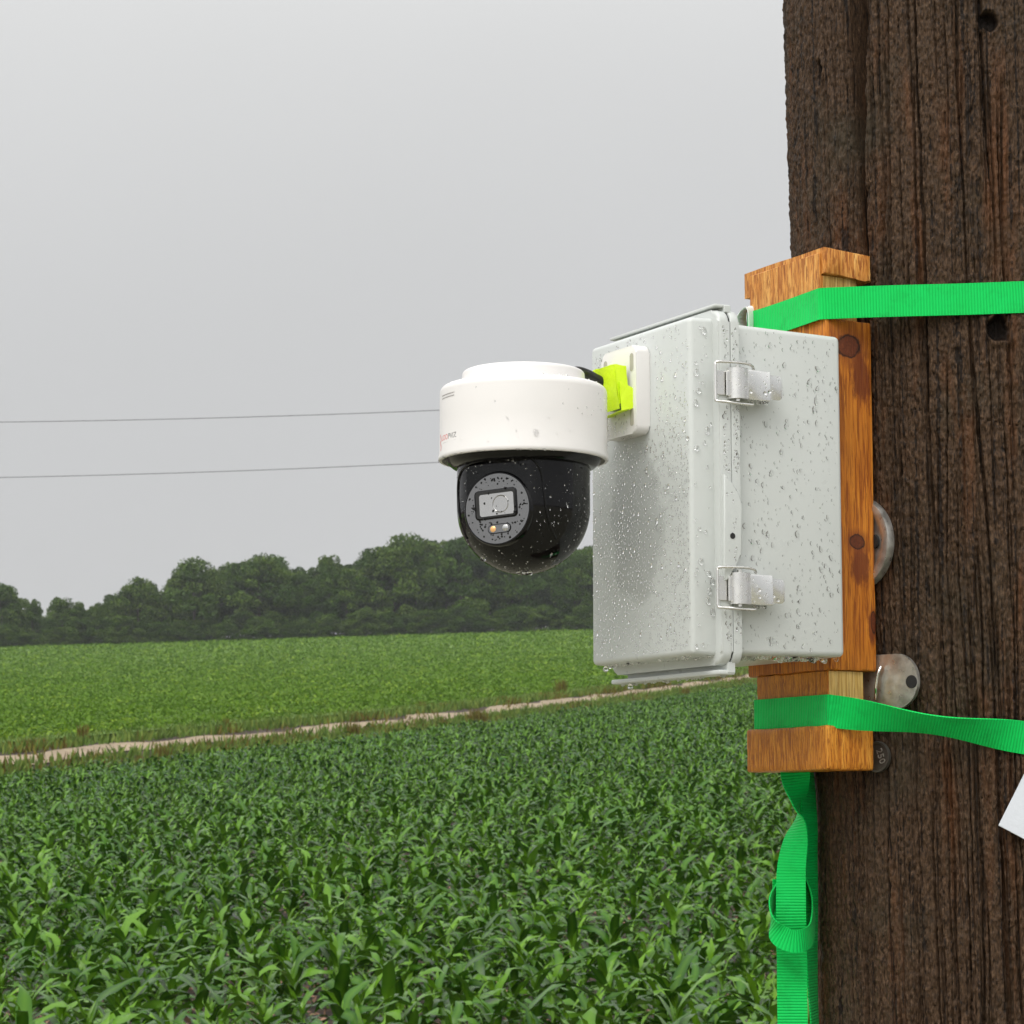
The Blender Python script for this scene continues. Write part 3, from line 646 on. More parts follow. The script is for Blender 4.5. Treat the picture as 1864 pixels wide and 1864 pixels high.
# ---- white notice
r3 = placed('white_notice', on_pole(1881, 1514, .0075)@Matrix.Rotation(rad(28), 4, 'Y')); tag(r3, 'white notice card tilted on the pole at the right edge of the photo', 'notice')
bm = bmesh.new(); add_box(bm, -.0300, .030, -.0007, .0007, -.0105, .060, .0003, 1); bmesh.ops.subdivide_edges(bm, edges=bm.edges[:], cuts=3)
for v_ in bm.verts: v_.co.y += .9*max(0, v_.co.x)**2*3+.3*v_.co.z**2
obj('card', bmesh_to('card', bm, 30), M['paper'], r3)

# ================================================================== assembly frame : x = box front to back, y = near to far side, z = up
AO = Vector((.133, 1.860, CAMZ+.2507)); AR = math.atan2(.4757, .8806)
AM = Matrix.Translation(AO)@Matrix.Rotation(AR, 4, 'Z')
def aempty(name): return placed(name, AM.copy())

# ---- wooden mount
wm = aempty('wooden_mount'); tag(wm, 'orange stained wooden bracket of notched boards strapped to the pole behind the box', 'wooden bracket')
def rough_wood(bm, amp=.0006, seed=0, cuts=10):
    bmesh.ops.subdivide_edges(bm, edges=[e for e in bm.edges if e.calc_length() > .02], cuts=cuts, use_grid_fill=True)
    r = random.Random(seed)
    for v_ in bm.verts: v_.co += Vector((r.gauss(0, amp*.5), r.gauss(0, amp*.5), r.gauss(0, amp)))
bm = bmesh.new(); add_box(bm, .1395, .1835, .022, .136, -.1328, .1428, .0014, 2); rough_wood(bm, .00025, 1); obj('back_board', bmesh_to('back_board', bm, 30), M['board'], wm)
for (z0, z1, nm) in ((.1428, .1780, 'strap_neck'), (-.1755, -.1328, 'strap_neck')):
    bm = bmesh.new(); add_box(bm, .1396, .1730, .026, .124, z0, z1, .001, 1); rough_wood(bm, .0003, 2); nk = obj(nm, bmesh_to(nm, bm, 30), M['block'] if z0 > 0 else M['block'], wm)
    bm = bmesh.new(); add_box(bm, .1405, .1725, .0252, .0262, z0+.0006, z1-.0006, .0002, 1); tag(obj('sawn_end', bmesh_to('sawn_end', bm, 30), M['neck'], nk), 'raw yellow sawn end grain')
bm = bmesh.new()
add_prism(bm, [(.1395,.1785),(.1395,.1995),(.1835,.1968),(.1835,.1755),(.178,.1768)], 'xz', .021, .1355, .0012, 2); rough_wood(bm, .00015, 4, 6)
obj('top_board', bmesh_to('top_board', bm, 30), M['cap'], wm)
# the top board's front face runs down over the neck, so the neck shows as one piece with it
bm = bmesh.new(); add_box(bm, .1375, .1400, .0262, .1242, .148, .1955, .0005, 1); rough_wood(bm, .0001, 5, 6); obj('face_board', bmesh_to('face_board', bm, 30), M['cap'], wm)
bm = bmesh.new(); add_box(bm, .1340, .1790, .0215, .1315, -.2095, -.1755, .0018, 2); rough_wood(bm, .00022, 6, 8); obj('bottom_block', bmesh_to('bottom_block', bm, 30), M['block'], wm)

# ---- enclosure
D, H, W = .139, .255, .149; h = H/2
en = aempty('electrical_enclosure'); tag(en, 'light grey plastic enclosure box covered in raindrops, strapped to the wooden pole', 'electrical box')
bm = bmesh.new()
def draft(v_):
    k = (v_.co.x-.036)/(D-.036); s_ = 1-.010*k; v_.co.z *= s_
add_box(bm, .036, D, .0015, W-.001, -h+.002, h-.002, .0042, 4, taper=draft); obj('box_body', bmesh_to('box_body', bm, 30), M['grey'], en)
bm = bmesh.new()
def draft2(v_):
    if v_.co.x < .005: v_.co.z *= .994; v_.co.y = v_.co.y+(.0012 if v_.co.y < .05 else -.0012)
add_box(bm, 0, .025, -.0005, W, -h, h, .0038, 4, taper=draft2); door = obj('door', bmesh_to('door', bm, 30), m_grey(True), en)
bm = bmesh.new(); add_prism(bm, rrect(-.0085, W+.003, -h-.0065, h+.0060, .010, 8), 'yz', .0200, .0300, .0028, 4); obj('door_flange', bmesh_to('door_flange', bm, 30), M['grey'], door)
bm = bmesh.new(); add_prism(bm, rrect(-.0088, W+.003, -h-.0068, h+.0063, .010, 8), 'yz', .0307, .0380, .0010, 2); obj('body_flange', bmesh_to('body_flange', bm, 30), M['grey'], en)
bm = bmesh.new(); add_prism(bm, rrect(-.0076, W+.002, -h-.0052, h+.0050, .010, 8), 'yz', .0296, .0312, 0); obj('gasket', bmesh_to('gasket', bm, 30), M['rubber'], en)
bm = bmesh.new(); add_box(bm, .0195, .0330, -.0045, W+.002, h+.0078, h+.0102, .0008, 2); add_box(bm, .0275, .0335, -.0050, W-.02, h+.0040, h+.0098, .0006, 1); obj('top_lip', bmesh_to('top_lip', bm, 30), M['grey'], en)
bm = bmesh.new(); add_box(bm, .0195, .0345, -.0045, W+.002, -h-.0135, -h-.0100, .0010, 2); add_box(bm, .0275, .0345, -.0050, W-.01, -h-.0125, -h-.0040, .0006, 1); obj('bottom_lip', bmesh_to('bottom_lip', bm, 30), M['grey'], en)
# padlock hasp moulded into the flange
bm = bmesh.new(); o_ = [(.0215,.008),(.0245,.006),(.0275,.0005),(.0335,-.004),(.0362,-.009),(.0368,-.016),(.0368,-.050),(.0362,-.053),(.0300,-.060),(.0272,-.068),(.0235,-.072),(.0215,-.072)]
add_prism(bm, o_, 'xz', -.0118, -.0075, .0012, 3); hp = obj('hasp', bmesh_to('hasp', bm, 35), M['grey'], en)
bm = bmesh.new(); add_prism(bm, [(.0338,-.010),(.0372,-.010),(.0372,-.053),(.0338,-.055)], 'xz', -.0096, -.0070, .0006, 2); obj('hasp_back', bmesh_to('hasp_back', bm, 35), M['grey'], hp)
bm = bmesh.new(); add_lathe(bm, [(0,.0003),(.0022,.0003),(.0022,-.001),(0,-.001)], 24, Matrix.Translation((.0285, -.0119, -.0385))@Rx); obj('padlock_hole', bmesh_to('padlock_hole', bm), M['dark'], hp)
# latches
def latch(zc):
    L_ = empty('latch', (0, 0, zc), 0, en)
    bm = bmesh.new(); pts_ = [(.0475,-.0105,-.0125),(.047,-.0135,-.0152),(.040,-.0140,-.0155),(.025,-.0142,-.0152),(.0170,-.0138,-.0150),(.0148,-.0125,-.0142),(.0145,-.0122,-.011),(.0145,-.0122,.011),(.0148,-.0125,.0142),(.0170,-.0138,.0150),(.030,-.0142,.0155),(.040,-.0140,.0155),(.047,-.0125,.0145),(.050,-.0100,.0125)]
    sp = smooth_path(pts_, 5); add_tube(bm, [tuple(p) for p in sp], .00105, 10); obj('wire_bail', bmesh_to('wire_bail', bm, None), M['steel'], L_)
    bm = bmesh.new(); add_box(bm, .0155, .0165, -.0122, -.0086, -.0092, .0092, .0003, 1); add_box(bm, .0155, .0265, -.0100, -.0088, -.0092, .0092, .0003, 1); add_box(bm, .0245, .0300, -.0122, -.0110, -.0098, .0092, .0004, 1); obj('strike_plate', bmesh_to('strike_plate', bm, 30), M['steel'], L_)
    bm = bmesh.new()
    prof = [(.0268,-.0092),(.0275,-.0120),(.0292,-.0148),(.0318,-.0166),(.0348,-.0172),(.0375,-.0166),(.0400,-.0155),(.0418,-.0150)]
    ins = [(x+.0003, y+.0012) for x, y in prof][::-1]
    add_prism(bm, [(x, y) for x, y in prof+ins], 'xy', -.0118, .0118, .0002, 1); obj('lever_curl', bmesh_to('lever_curl', bm, 25), M['steel'], L_)
    bm = bmesh.new(); o_ = rrect(.0420, .0605, -.0118, .0105, .0012, 3)
    add_prism(bm, rrect(.0420, .0632, -.0116, .0108, .0012, 3), 'xz', -.0150, -.0138, .0003, 2)
    add_prism(bm, [(.0600,-.0098),(.0680,-.0098)]+[(.0710+.0035*math.sin(q_), -.0063-.0035*math.cos(q_)) for q_ in np.linspace(0.1, math.pi/2, 6)]+[(.0710+.0035*math.cos(q_), .0050+.0035*math.sin(q_)) for q_ in np.linspace(0, math.pi/2, 6)]+[(.0600,.0085)], 'xz', -.0144, -.0134, .0003, 2)
    for v_ in bm.verts: v_.co.y += (v_.co.x-.042)*.075
    lv = obj('lever_plate', bmesh_to('lever_plate', bm, 25), m_steel('brushed_lever', (.88,.88,.86), .22, .30), L_)
    bm = bmesh.new(); add_box(bm, .0430, .0600, -.0132, -.0030, -.0112, -.0104, .0002, 1); add_box(bm, .0430, .0600, -.0132, -.0030, .0092, .0100, .0002, 1); add_box(bm, .040, .066, -.0030, -.0008, -.0100, .0088, .0002, 1); obj('base_bracket', bmesh_to('base_bracket', bm, 30), M['steel'], L_)
    bm = bmesh.new(); add_tube(bm, [(.0335,-.0132,-.0136),(.0335,-.0132,.0136)], .0019, 12); obj('hinge_pin', bmesh_to('hinge_pin', bm, 30), M['steel'], L_)
    return L_
latch(.0765); latch(-.0775)

# ---- raindrops -------------------------------------------------------------
class Drops:
    gap = .00012
    def __init__(s): s.V = []; s.Q = []; s.n = 0
    def add(s, p, nrm, dn, r, el=1.0, ht=.42, seg=10, rings=4, tear=.0, sink=-.00010):
        """p centre, nrm surface normal, dn 'down' tangent, r half width, el length / width"""
        p = np.array(p, float); nrm = np.array(nrm, float); nrm /= np.linalg.norm(nrm); dn = np.array(dn, float); dn -= nrm*dn.dot(nrm); l = np.linalg.norm(dn); dn = dn/l if l > 1e-6 else np.cross(nrm, [1,0,0]); sd_ = np.cross(nrm, dn); ht = ht*1.35
        p = p+nrm*s.gap; sink = .00006 if s.gap > 0 else .0002
        a = np.linspace(0, 2*np.pi, seg, endpoint=False); irr = 1+rng.normal(0, .07 if seg < 14 else .025, seg); ph = rng.uniform(0, 6.28); irr += .06*np.sin(2*a+ph)+(.07*np.sin(3*a+ph*2) if seg > 12 else 0)
        V = []
        for k in range(rings):
            e = k/rings*math.pi/2; c_, h_ = math.cos(e), math.sin(e)
            if k == 0: V.append(p-nrm*sink+(np.outer(np.cos(a)*irr*r*el, dn)+np.outer(np.sin(a)*irr*r, sd_)))
            x = np.cos(a)*irr*r*el*c_; y = np.sin(a)*irr*r*c_*(1+tear*np.cos(a))
            V.append(p+np.outer(x+r*el*.18*h_, dn)+np.outer(y, sd_)+np.outer(np.full(seg, h_*r*ht)*(1+.25*np.cos(a)*c_), nrm))
        V = np.concatenate(V+[(p+nrm*r*ht+dn*r*el*.18)[None], (p-nrm*sink)[None]]); m = rings+1; top = m*seg; bot = top+1; Q = []
        for k in range(m-1):
            for i in range(seg):
                j = (i+1) % seg; Q.append((k*seg+i, (k)*seg+j, (k+1)*seg+j, (k+1)*seg+i))
        i = np.arange(seg); j = (i+1) % seg
        T = [((m-1)*seg+a_, (m-1)*seg+b_, top, top) for a_, b_ in zip(i, j)]+[(b_, a_, bot, bot) for a_, b_ in zip(i, j)]
        s.V.append(V); s.Q += [tuple(x+s.n for x in q) for q in Q+T]; s.n += len(V)
    def build(s, parent, label=None, mat=None):
        me = bpy.data.meshes.new('water_drops'); me.from_pydata(np.concatenate(s.V).tolist(), [], [q if q[2] != q[3] else q[:3] for q in s.Q]); me.update(); finish(me, True, None)
        o = obj('water_drops', me, mat or M['water'], parent); o['kind'] = 'stuff'
        if label: o['label'] = label
        return o
def spread(n, x0, x1, y0, y1, dmin_fn, rfn, tries=30):
    """dart throwing with per-drop radius"""
    out_ = []; cell = .006; grid = {}
    for _ in range(n*tries):
        if len(out_) >= n: break
        r = rfn(); x = random.uniform(x0, x1); y = random.uniform(y0, y1)
        if not dmin_fn(x, y): continue
        g = (int(x/cell), int(y/cell)); ok = True
        for i in (-1,0,1):
            for j in (-1,0,1):
                for (a_, b_, c_) in grid.get((g[0]+i, g[1]+j), ()):
                    if (a_-x)**2+(b_-y)**2 < (1.25*(c_+r))**2: ok = False; break
                if not ok: break
            if not ok: break
        if ok: out_.append((x, y, r)); grid.setdefault(g, []).append((x, y, r))
    return out_
dr = Drops()
front_ok = lambda y, z: not (.05 < y < .116 and .042 < z < .118)
for (y, z, r) in spread(2600, .003, W-.004, -h+.005, h-.005, lambda y, z: front_ok(y, z) and random.random() < (.25+.75*sstep(.10, -.02, z)), lambda: min(.0018, .00042*math.exp(random.gauss(0.25, .45)))):
    dr.add((0, y, z), (-1,0,0), (0,0,-1), r, random.uniform(1, 1.7), .55, 7, 2)
side_n = (0,-1,0)
dr_main = dr; dr = Drops(); dr.gap = .00012
for (x, z, r) in spread(95, .042, D-.004, -h+.006, h-.006, lambda x, z: not (x < .078 and abs(abs(z)-.077) < .018), lambda: random.uniform(.0008, .0019)):
    dr.add((x, .0011, z), side_n, (random.gauss(0, .45),0,-1), r, random.uniform(1, 2.0), .27, 22, 5, 0)
for (x, z, r) in spread(420, .042, D-.004, -h+.006, h-.006, lambda x, z: not (x < .078 and abs(abs(z)-.077) < .016), lambda: random.uniform(.0003, .0008)):
    dr.add((x, .0015, z), side_n, (random.gauss(0, .6),0,-1), r, random.uniform(1, 2.4), .26, 8, 3)
tf = MT('thin_rain_film', (1,1,1), .0, Transmission_Weight=1, IOR=1.25); tb = tf.n('ShaderNodeBsdfTransparent'); tm = tf.n('ShaderNodeMixShader'); tm.inputs[0].default_value = .40
tf.l(tf.b.outputs[0], tm.inputs[1]); tf.l(tb.outputs[0], tm.inputs[2]); tf.l(tm.outputs[0], tf.t.nodes['Material Output'].inputs[0])
dr.build(en, None, tf.m); dr = dr_main
dr.gap = .00010
for (x, z, r) in spread(46, .003, .0185, -h+.006, h-.006, lambda x, z: True, lambda: random.choice((.0005, .0009, .0013, .0021))):
    dr.add((x, -.0002, z), side_n, (0,0,-1), r, random.uniform(1, 1.5), .5, 12, 4)
for (x0, x1, yf, n_) in ((.0235, .0285, -.0085, 44), (.032, .037, -.0088, 44)):
    for (x, z, r) in spread(n_, x0, x1, -h+.008, h-.008, lambda x, z: abs(abs(z)-.077) > .018 and not (-.074 < z < .01), lambda: random.uniform(.0004, .0012)):
        dr.add((x, yf, z), side_n, (0,0,-1), r, random.uniform(1, 1.8), .45, 10, 3)
for (x, z, r) in spread(14, .0235, .0325, -.068, -.004, lambda x, z: True, lambda: random.uniform(.0004, .0009)): dr.add((x, -.0118, z), side_n, (0,0,-1), r, 1.3, .45, 10, 3)
# beads hanging under the bottom edges
for k in range(40):
    x = random.uniform(.042, D-.003); y = random.choice((.0065, .009, .016, .028))+random.uniform(-.002, .002); dr.add((x, y, -h+.0024), (0,0,-1), (1,0,0), random.uniform(.0016, .0028), 1.1, .95, 12, 5)
for k in range(34):
    dr.add((random.uniform(.021, .033), random.uniform(0, W), -h-.0133), (0,0,-1), (0,1,0), random.uniform(.0010, .0020), 1.3, .8, 10, 4)
for k in range(40): dr.add((random.uniform(.002, .018), random.uniform(0, W), -h+.0001), (0,0,-1), (0,1,0), random.uniform(.0008, .0018), 1.2, .7, 10, 3)
# beads on latches
for zc in (.0765, -.0775):
    for (x, z, r) in spread(20, .0435, .0720, -.0100, .0085, lambda x, z: True, lambda: random.choice((.0004,.0005,.0006,.0013))):
        dr.add((x, -.0150+(x-.042)*.075+(.0006 if x > .0632 else 0), zc+z), side_n, (0,0,-1), r, 1.1, .6, 10, 3)
    for (x, z, r) in spread(10, .0300, .0400, -.010, .010, lambda x, z: True, lambda: random.uniform(.0003, .0007)):
        dr.add((x, -.0168 if x > .032 else -.0160, zc+z), side_n, (0,0,-1), r, 1.2, .6, 8, 3)
    for k in range(6): dr.add((random.uniform(.044,.062), -.0095+random.uniform(-.003,.003), zc-.0116), (0,0,-1), (1,0,0), random.uniform(.0012,.0020), 1.1, .9, 12, 4)
dr.build(en)

# ================================================================== security camera
CXL, CYL = -.0965, .083     # camera axis in the assembly frame
sc_ = placed('security_camera', AM@Matrix.Translation((CXL, CYL, 0))@Matrix.Rotation(-AR, 4, 'Z'))     # its own frame is square to the world
tag(sc_, 'white dome security camera with glossy black lower ball, mounted on the grey box', 'security camera')
z0, z1 = .0206, .0765; RH = .0633
bm = bmesh.new()
prof = [(.0460,z1+.0012)]+[(.0585+(RH-.0585)*math.sin(q_), z1-.0050+.0058*math.cos(q_)) for q_ in np.linspace(0, math.pi/2, 8)]+[(RH,.05),(RH+.0002,z0+.006),(RH+.0008,z0+.003),(RH+.0008,z0+.0006),(RH+.0002,z0),(RH-.0018,z0),(RH-.0022,z0+.003),(RH-.0030,z0+.0040)]
add_lathe(bm, prof, 160); hs_ = obj('housing', bmesh_to('housing', bm, 45), M['white'], sc_)
bm = bmesh.new(); prof = [(0,z1+.0138),(.030,z1+.0137),(.0415,z1+.0130)]+[(.0432+.0032*math.sin(q_), z1+.0098+.0030*math.cos(q_)) for q_ in np.linspace(0, math.pi/2, 6)]+[(.0470,z1+.0015),(.0474,z1-.002)]
add_lathe(bm, prof, 128); obj('top_cap', bmesh_to('top_cap', bm, 45), M['white'], sc_)
bm = bmesh.new(); add_lathe(bm, [(RH-.0022,z0+.0042),(RH-.0045,z0+.0010),(.0570,z0-.0022),(.0535,z0-.0050),(.0515,z0-.0055),(.046,z0-.0050),(0,z0-.004)], 128); obj('black_collar', bmesh_to('black_collar', bm, 45), M['black'], sc_)
# ball: short cylinder running into a hemisphere
RB = .0502; zb = -.0150
bm = bmesh.new(); prof = [(0,z0-.003),(RB,z0-.003)]+[(RB, z0-.003-i*(z0-.003-zb)/24) for i in range(1, 24)]+[(RB*math.cos(q_), zb-RB*math.sin(q_)) for q_ in np.linspace(0, math.pi/2, 80)]; prof[-1] = (0, zb-RB)
add_lathe(bm, prof, 256)
fn = Vector((-.436, -.895, .0)).normalized()
for v_ in bm.verts:
    q_ = v_.co-Vector((0,0,zb+.0007)); e_ = q_.dot(fn)-.0432
    if e_ > 0: v_.co -= fn*e_
ball = obj('dome', bmesh_to('dome', bm, 60), M['black'], sc_)
def dome_pt(px, py, lift=.0003):
    x = (px-955)*.000409; z = .0206-(py-838)*.000410; 
    if z >= zb: r2 = RB+lift; yv = -math.sqrt(max(r2*r2-x*x, 1e-8))
    else:
        r2 = RB+lift; q_ = r2*r2-(z-zb)**2-x*x; yv = -math.sqrt(max(q_, 1e-8))
    return (x, yv, z)
ol = smooth_path([dome_pt(*p) for p in ((852,985),(838,940),(835,905),(836,878),(842,862),(858,853),(880,850),(920,847),(955,846),(970,851),(982,864),(989,885),(992,915),(996,945),(1003,970),(1013,990))], 6)
bm = bmesh.new(); add_tube(bm, [tuple(p) for p in ol], .0009, 8); obj('shroud_rim', bmesh_to('shroud_rim', bm, None), M['black'], ball)
# round face plate, turned towards the viewer's left
fn = Vector((-.436, -.895, .0)).normalized(); fx = Vector((0,0,1)).cross(fn).normalized(); fx = -fx if fx.x < 0 else fx; fu = fn.cross(fx); fu = fu if fu.z > 0 else -fu
FC = Vector((0,0,zb-.0050))+fn*.0447
FM = Matrix(((fx.x, fu.x, fn.x, FC.x), (fx.y, fu.y, fn.y, FC.y), (fx.z, fu.z, fn.z, FC.z), (0,0,0,1)))
RF = .0272
bm = bmesh.new(); add_lathe(bm, [(RF-.0004,.0001),(RF,-.0004),(RF+.0006,-.0012),(RF+.0010,-.010),(RF-.004,-.012)], 96, FM); add_lathe(bm, [(RF-.0004,.0001),(RF-.0012,.0001),(RF-.0012,-.0004)], 96, FM); obj('eye_barrel', bmesh_to('eye_barrel', bm, 45), M['black'], ball)
bm = bmesh.new(); add_lathe(bm, [(0,-.0001),(RF-.0010,-.0001),(RF-.0010,-.002)], 96, FM); fp = obj('face_plate', bmesh_to('face_plate', bm, 45), M['face'], ball)
tl = Matrix.Rotation(rad(3.5), 4, 'Z')
bm = bmesh.new(); add_prism(bm, rrect(-.0180,.0165,-.0075,.0145,.0030,6), 'xy', -.0002, .0006, .0003, 2, FM@tl); obj('window_frame', bmesh_to('window_frame', bm, 40), M['black'], fp)
bm = bmesh.new(); add_prism(bm, rrect(-.0168,.0153,-.0063,.0133,.0022,6), 'xy', .0004, .0008, 0, 2, FM@tl); obj('window_recess', bmesh_to('window_recess', bm, 40), M['dark'], fp)
bm = bmesh.new(); add_prism(bm, rrect(-.0138,.0142,-.0052,.0112,.0014,5), 'xy', .0006, .0012, .0002, 1, FM@tl); lw = obj('lens_window', bmesh_to('lens_window', bm, 40), M['lens'], fp)
bm = bmesh.new(); add_lathe(bm, [(.0058,.0012),(.0062,.0015),(.0066,.0012)], 48, FM@tl@Matrix.Translation((.0035,.003,0))); obj('lens_ring', bmesh_to('lens_ring', bm, 60), MT('lens_ring_glass', (.11,.105,.10), .06, 0, IOR=3.6).m, lw)
bm = bmesh.new(); add_prism(bm, rrect(-.0085,.0105,-.0185,-.0115,.0034,8), 'xy', -.0002, .0003, .0002, 1, FM@tl); ls = obj('led_strip', bmesh_to('led_strip', bm, 40), M['black'], fp)
bm = bmesh.new(); add_prism(bm, rrect(-.0078,.0098,-.0179,-.0121,.0028,8), 'xy', .0002, .0006, .0001, 1, FM@tl); obj('led_cover', bmesh_to('led_cover', bm, 40), M['face'], ls)
bm = bmesh.new(); add_lathe(bm, [(0,.0012),(.0016,.0011),(.0024,.0005)], 32, FM@tl@Matrix.Translation((-.0040,-.015,0))); obj('amber_light', bmesh_to('amber_light', bm, 60), M['led'], ls)
bm = bmesh.new(); add_lathe(bm, [(0,.0010),(.0014,.0010),(.0024,.0006)], 32, FM@tl@Matrix.Translation((.0060,-.015,0))); obj('clear_light', bmesh_to('clear_light', bm, 60), M['lens'], ls)
# printed marks on the left of the housing, wrapped round the wall
def wrap(me, ang0, zc, lift=.00012):
    for v_ in me.vertices:
        t_ = ang0+v_.co.x/RH; r_ = RH+lift+v_.co.z; v_.co = Vector((r_*math.cos(t_), r_*math.sin(t_), zc+v_.co.y))
    return me
A0 = rad(-178+3.0)
zl = .0335
me = wrap(text_mesh('LOO', .0058, .00003), rad(-164), zl); obj('red_letters', me, M['red'], hs_)
me = text_mesh('PVIZ', .0058, .00003); 
for v_ in me.vertices: v_.co.x += .0128
obj('grey_letters', wrap(me, rad(-164), zl), M['ink'], hs_)
me = text_mesh('S E C U R I T Y', .0032, .00003)
for v_ in me.vertices: v_.co.x += .0028
obj('small_lettering', wrap(me, rad(-164), zl-.0040), M['ink'], hs_)
bm = bmesh.new()
for (x0, y0_, x1, y1_) in ((.0,.0055,.0032,.0012),(.0032,.0012,.0,-.0006),(.0,-.0006,.0032,-.0040),(.0032,-.0040,.0010,-.0075)):
    d_ = Vector((x1-x0, y1_-y0_, 0)).normalized(); p_ = Vector((-d_.y, d_.x, 0))*.0007
    a_, b_ = Vector((x0, y0_, 0)), Vector((x1, y1_, 0)); bm.faces.new([bm.verts.new(q_) for q_ in (a_-p_, a_+p_, b_+p_, b_-p_)])
me = bmesh_to('emblem', bm); obj('emblem', wrap(me, rad(-169), zl, .0002), M['red'], hs_)
bm = bmesh.new()
for row in (0, 1):
    x = 0
    while x < .021:
        w_ = random.uniform(.0008, .0022); add_box(bm, x, x+w_, -.0004-row*.0022, .0004-row*.0022, 0, .00005); x += w_+random.uniform(.0003, .0006)
obj('fine_print', wrap(bmesh_to('fine_print', bm), rad(-164), .0680-.0005, .0001), M['ink2'], hs_)
# mounting plate and arm (box frame expressed in the camera's frame)
Bx = Matrix.Rotation(AR, 4, 'Z')@Matrix.Translation((-CXL, -CYL, 0))
bm = bmesh.new(); add_prism(bm, rrect(.0570, .1095, .0455, .1140, .0060, 8), 'yz', -.0125, -.0002, .0016, 3, Bx); mp_ = obj('mounting_plate', bmesh_to('mounting_plate', bm, 30), M['white'], sc_)
slot_m = m_simple('slot_recess_plastic', (.42,.40,.33), .6, 40, .1, 0)
for yy_, zz_ in ((.0635,.1010),(.1030,.1010),(.0635,.0585),(.1030,.0585)):
    bm = bmesh.new(); add_prism(bm, rrect(yy_-.0026, yy_+.0026, zz_-.0070, zz_+.0070, .0025, 6), 'yz', -.01275, -.0115, 0, 1, Bx)
    obj('screw_slot', bmesh_to('screw_slot', bm, 30), slot_m, mp_)
bm = bmesh.new(); add_box(bm, -.0470, -.0300, .0740, .0890, .0500, .0725, .003, 3, Bx); add_box(bm, -.0190, -.0120, .0690, .0935, .0660, .0935, .003, 3, Bx); obj('arm', bmesh_to('arm', bm, 30), M['white'], sc_)
bm = bmesh.new(); sp = smooth_path([(-.0560,.0830,.0900),(-.0480,.0860,.0945),(-.0380,.0880,.0935),(-.0300,.0870,.0900),(-.0200,.0850,.0860)], 6); add_tube(bm, [tuple(Bx@Vector(p)) for p in sp], .0038, 12); obj('black_cable', bmesh_to('black_cable', bm, None), M['rubber'], sc_)
# drops on the camera
dc = Drops(); dc.gap = 0.0
for k in range(620):
    az = random.uniform(rad(-175), rad(-5)); 
    el_ = random.random()
    r = random.uniform(.00025, .0006)
    if el_ < .32: zz_ = random.uniform(zb, z0-.006); nrm = (math.cos(az), math.sin(az), 0); p = (RB*nrm[0], RB*nrm[1], zz_)
    else:
        q_ = -random.uniform(0, 1.35); nrm = (math.cos(q_)*math.cos(az), math.cos(q_)*math.sin(az), math.sin(q_)); p = (RB*nrm[0], RB*nrm[1], zb+RB*nrm[2])
    if (Vector(p)-FC).length < .031: continue
    dc.gap = .00008 if k % 3 == 0 else 0.0
    dc.add(p, nrm, (0,0,-1), r*(1.6 if random.random() < .06 else 1), random.uniform(1, 1.5), .5, 7, 3)
dcf = Drops(); dcf.gap = 0.0
for k in range(190):
    q_ = random.uniform(0, 6.28); rr_ = (RF-.002)*math.sqrt(random.random()); lx, ly = rr_*math.cos(q_), rr_*math.sin(q_)
    inw = -.019 < lx < .018 and -.009 < ly < .016
    if inw and random.random() < .8: continue
    p = FM@Vector((lx, ly, .0013 if inw else 0)); dcf.add(p, fn, (0,0,-1), random.uniform(.00030,.00085), 1.1, .6, 9, 3)
dc.gap = .00006
for k in range(46):
    az = rad(random.uniform(-178, -2)); dc.add(((RH+.0001)*math.cos(az), (RH+.0001)*math.sin(az), z0+.0004), (math.cos(az)*.3, math.sin(az)*.3, -1), (-math.sin(az), math.cos(az), 0), random.uniform(.0005, .0012), 1.4, .7, 8, 3)
for k in range(70):
    az = rad(random.uniform(-178, -2)); zz_ = random.uniform(z0+.004, z1-.006)
    if az > rad(-60) or random.random() < .35: dc.add((RH*math.cos(az), RH*math.sin(az), zz_), (math.cos(az), math.sin(az), 0), (0,0,-1), random.uniform(.0003, .0007), 1.2, .4, 8, 3)
dc.add((RH*math.cos(rad(-82)), RH*math.sin(rad(-82)), z0+.0125), (math.cos(rad(-82)), math.sin(rad(-82)), 0), (0,0,-1), .0021, 1.15, .4, 16, 5)
for k in range(60):
    az = rad(random.uniform(-178, -2)); rr_ = random.uniform(.049, .061); dc.add((rr_*math.cos(az), rr_*math.sin(az), z1+.0011-(.0015 if rr_ > .059 else 0)), (0,0,1), (1,0,0), random.uniform(.0006, .0014), 1.1, .6, 8, 3)
for (x_, y_) in ((-.0120, -.0455),(.0005,-.0498)): pass
for k in range(5): dc.add(tuple(np.array((random.uniform(-.006,.006), random.uniform(-.012,-.004), zb-RB+.0008))), (0,-.1,-1), (1,0,0), random.uniform(.0012,.002), 1.1, .8, 12, 4)
for k in range(6): dc.add(tuple(Bx@Vector((random.uniform(-.011,-.002), random.uniform(.060,.106), .0456))), (0,0,-1), (0,1,0), random.uniform(.0013,.0021), 1.2, .7, 12, 4)
for k in range(30): dc.add(tuple(Bx@Vector((-.0126, random.uniform(.068,.100), random.uniform(.048,.063)))), tuple(Matrix.Rotation(AR,3,'Z')@Vector((-1,0,0))), (0,0,-1), random.uniform(.0003,.0007), 1.5, .5, 8, 3)
dc.build(sc_)
dcf.build(fp, None, MT('rain_on_black_glass', (.006,.006,.006), .03, 0, IOR=1.33).m)

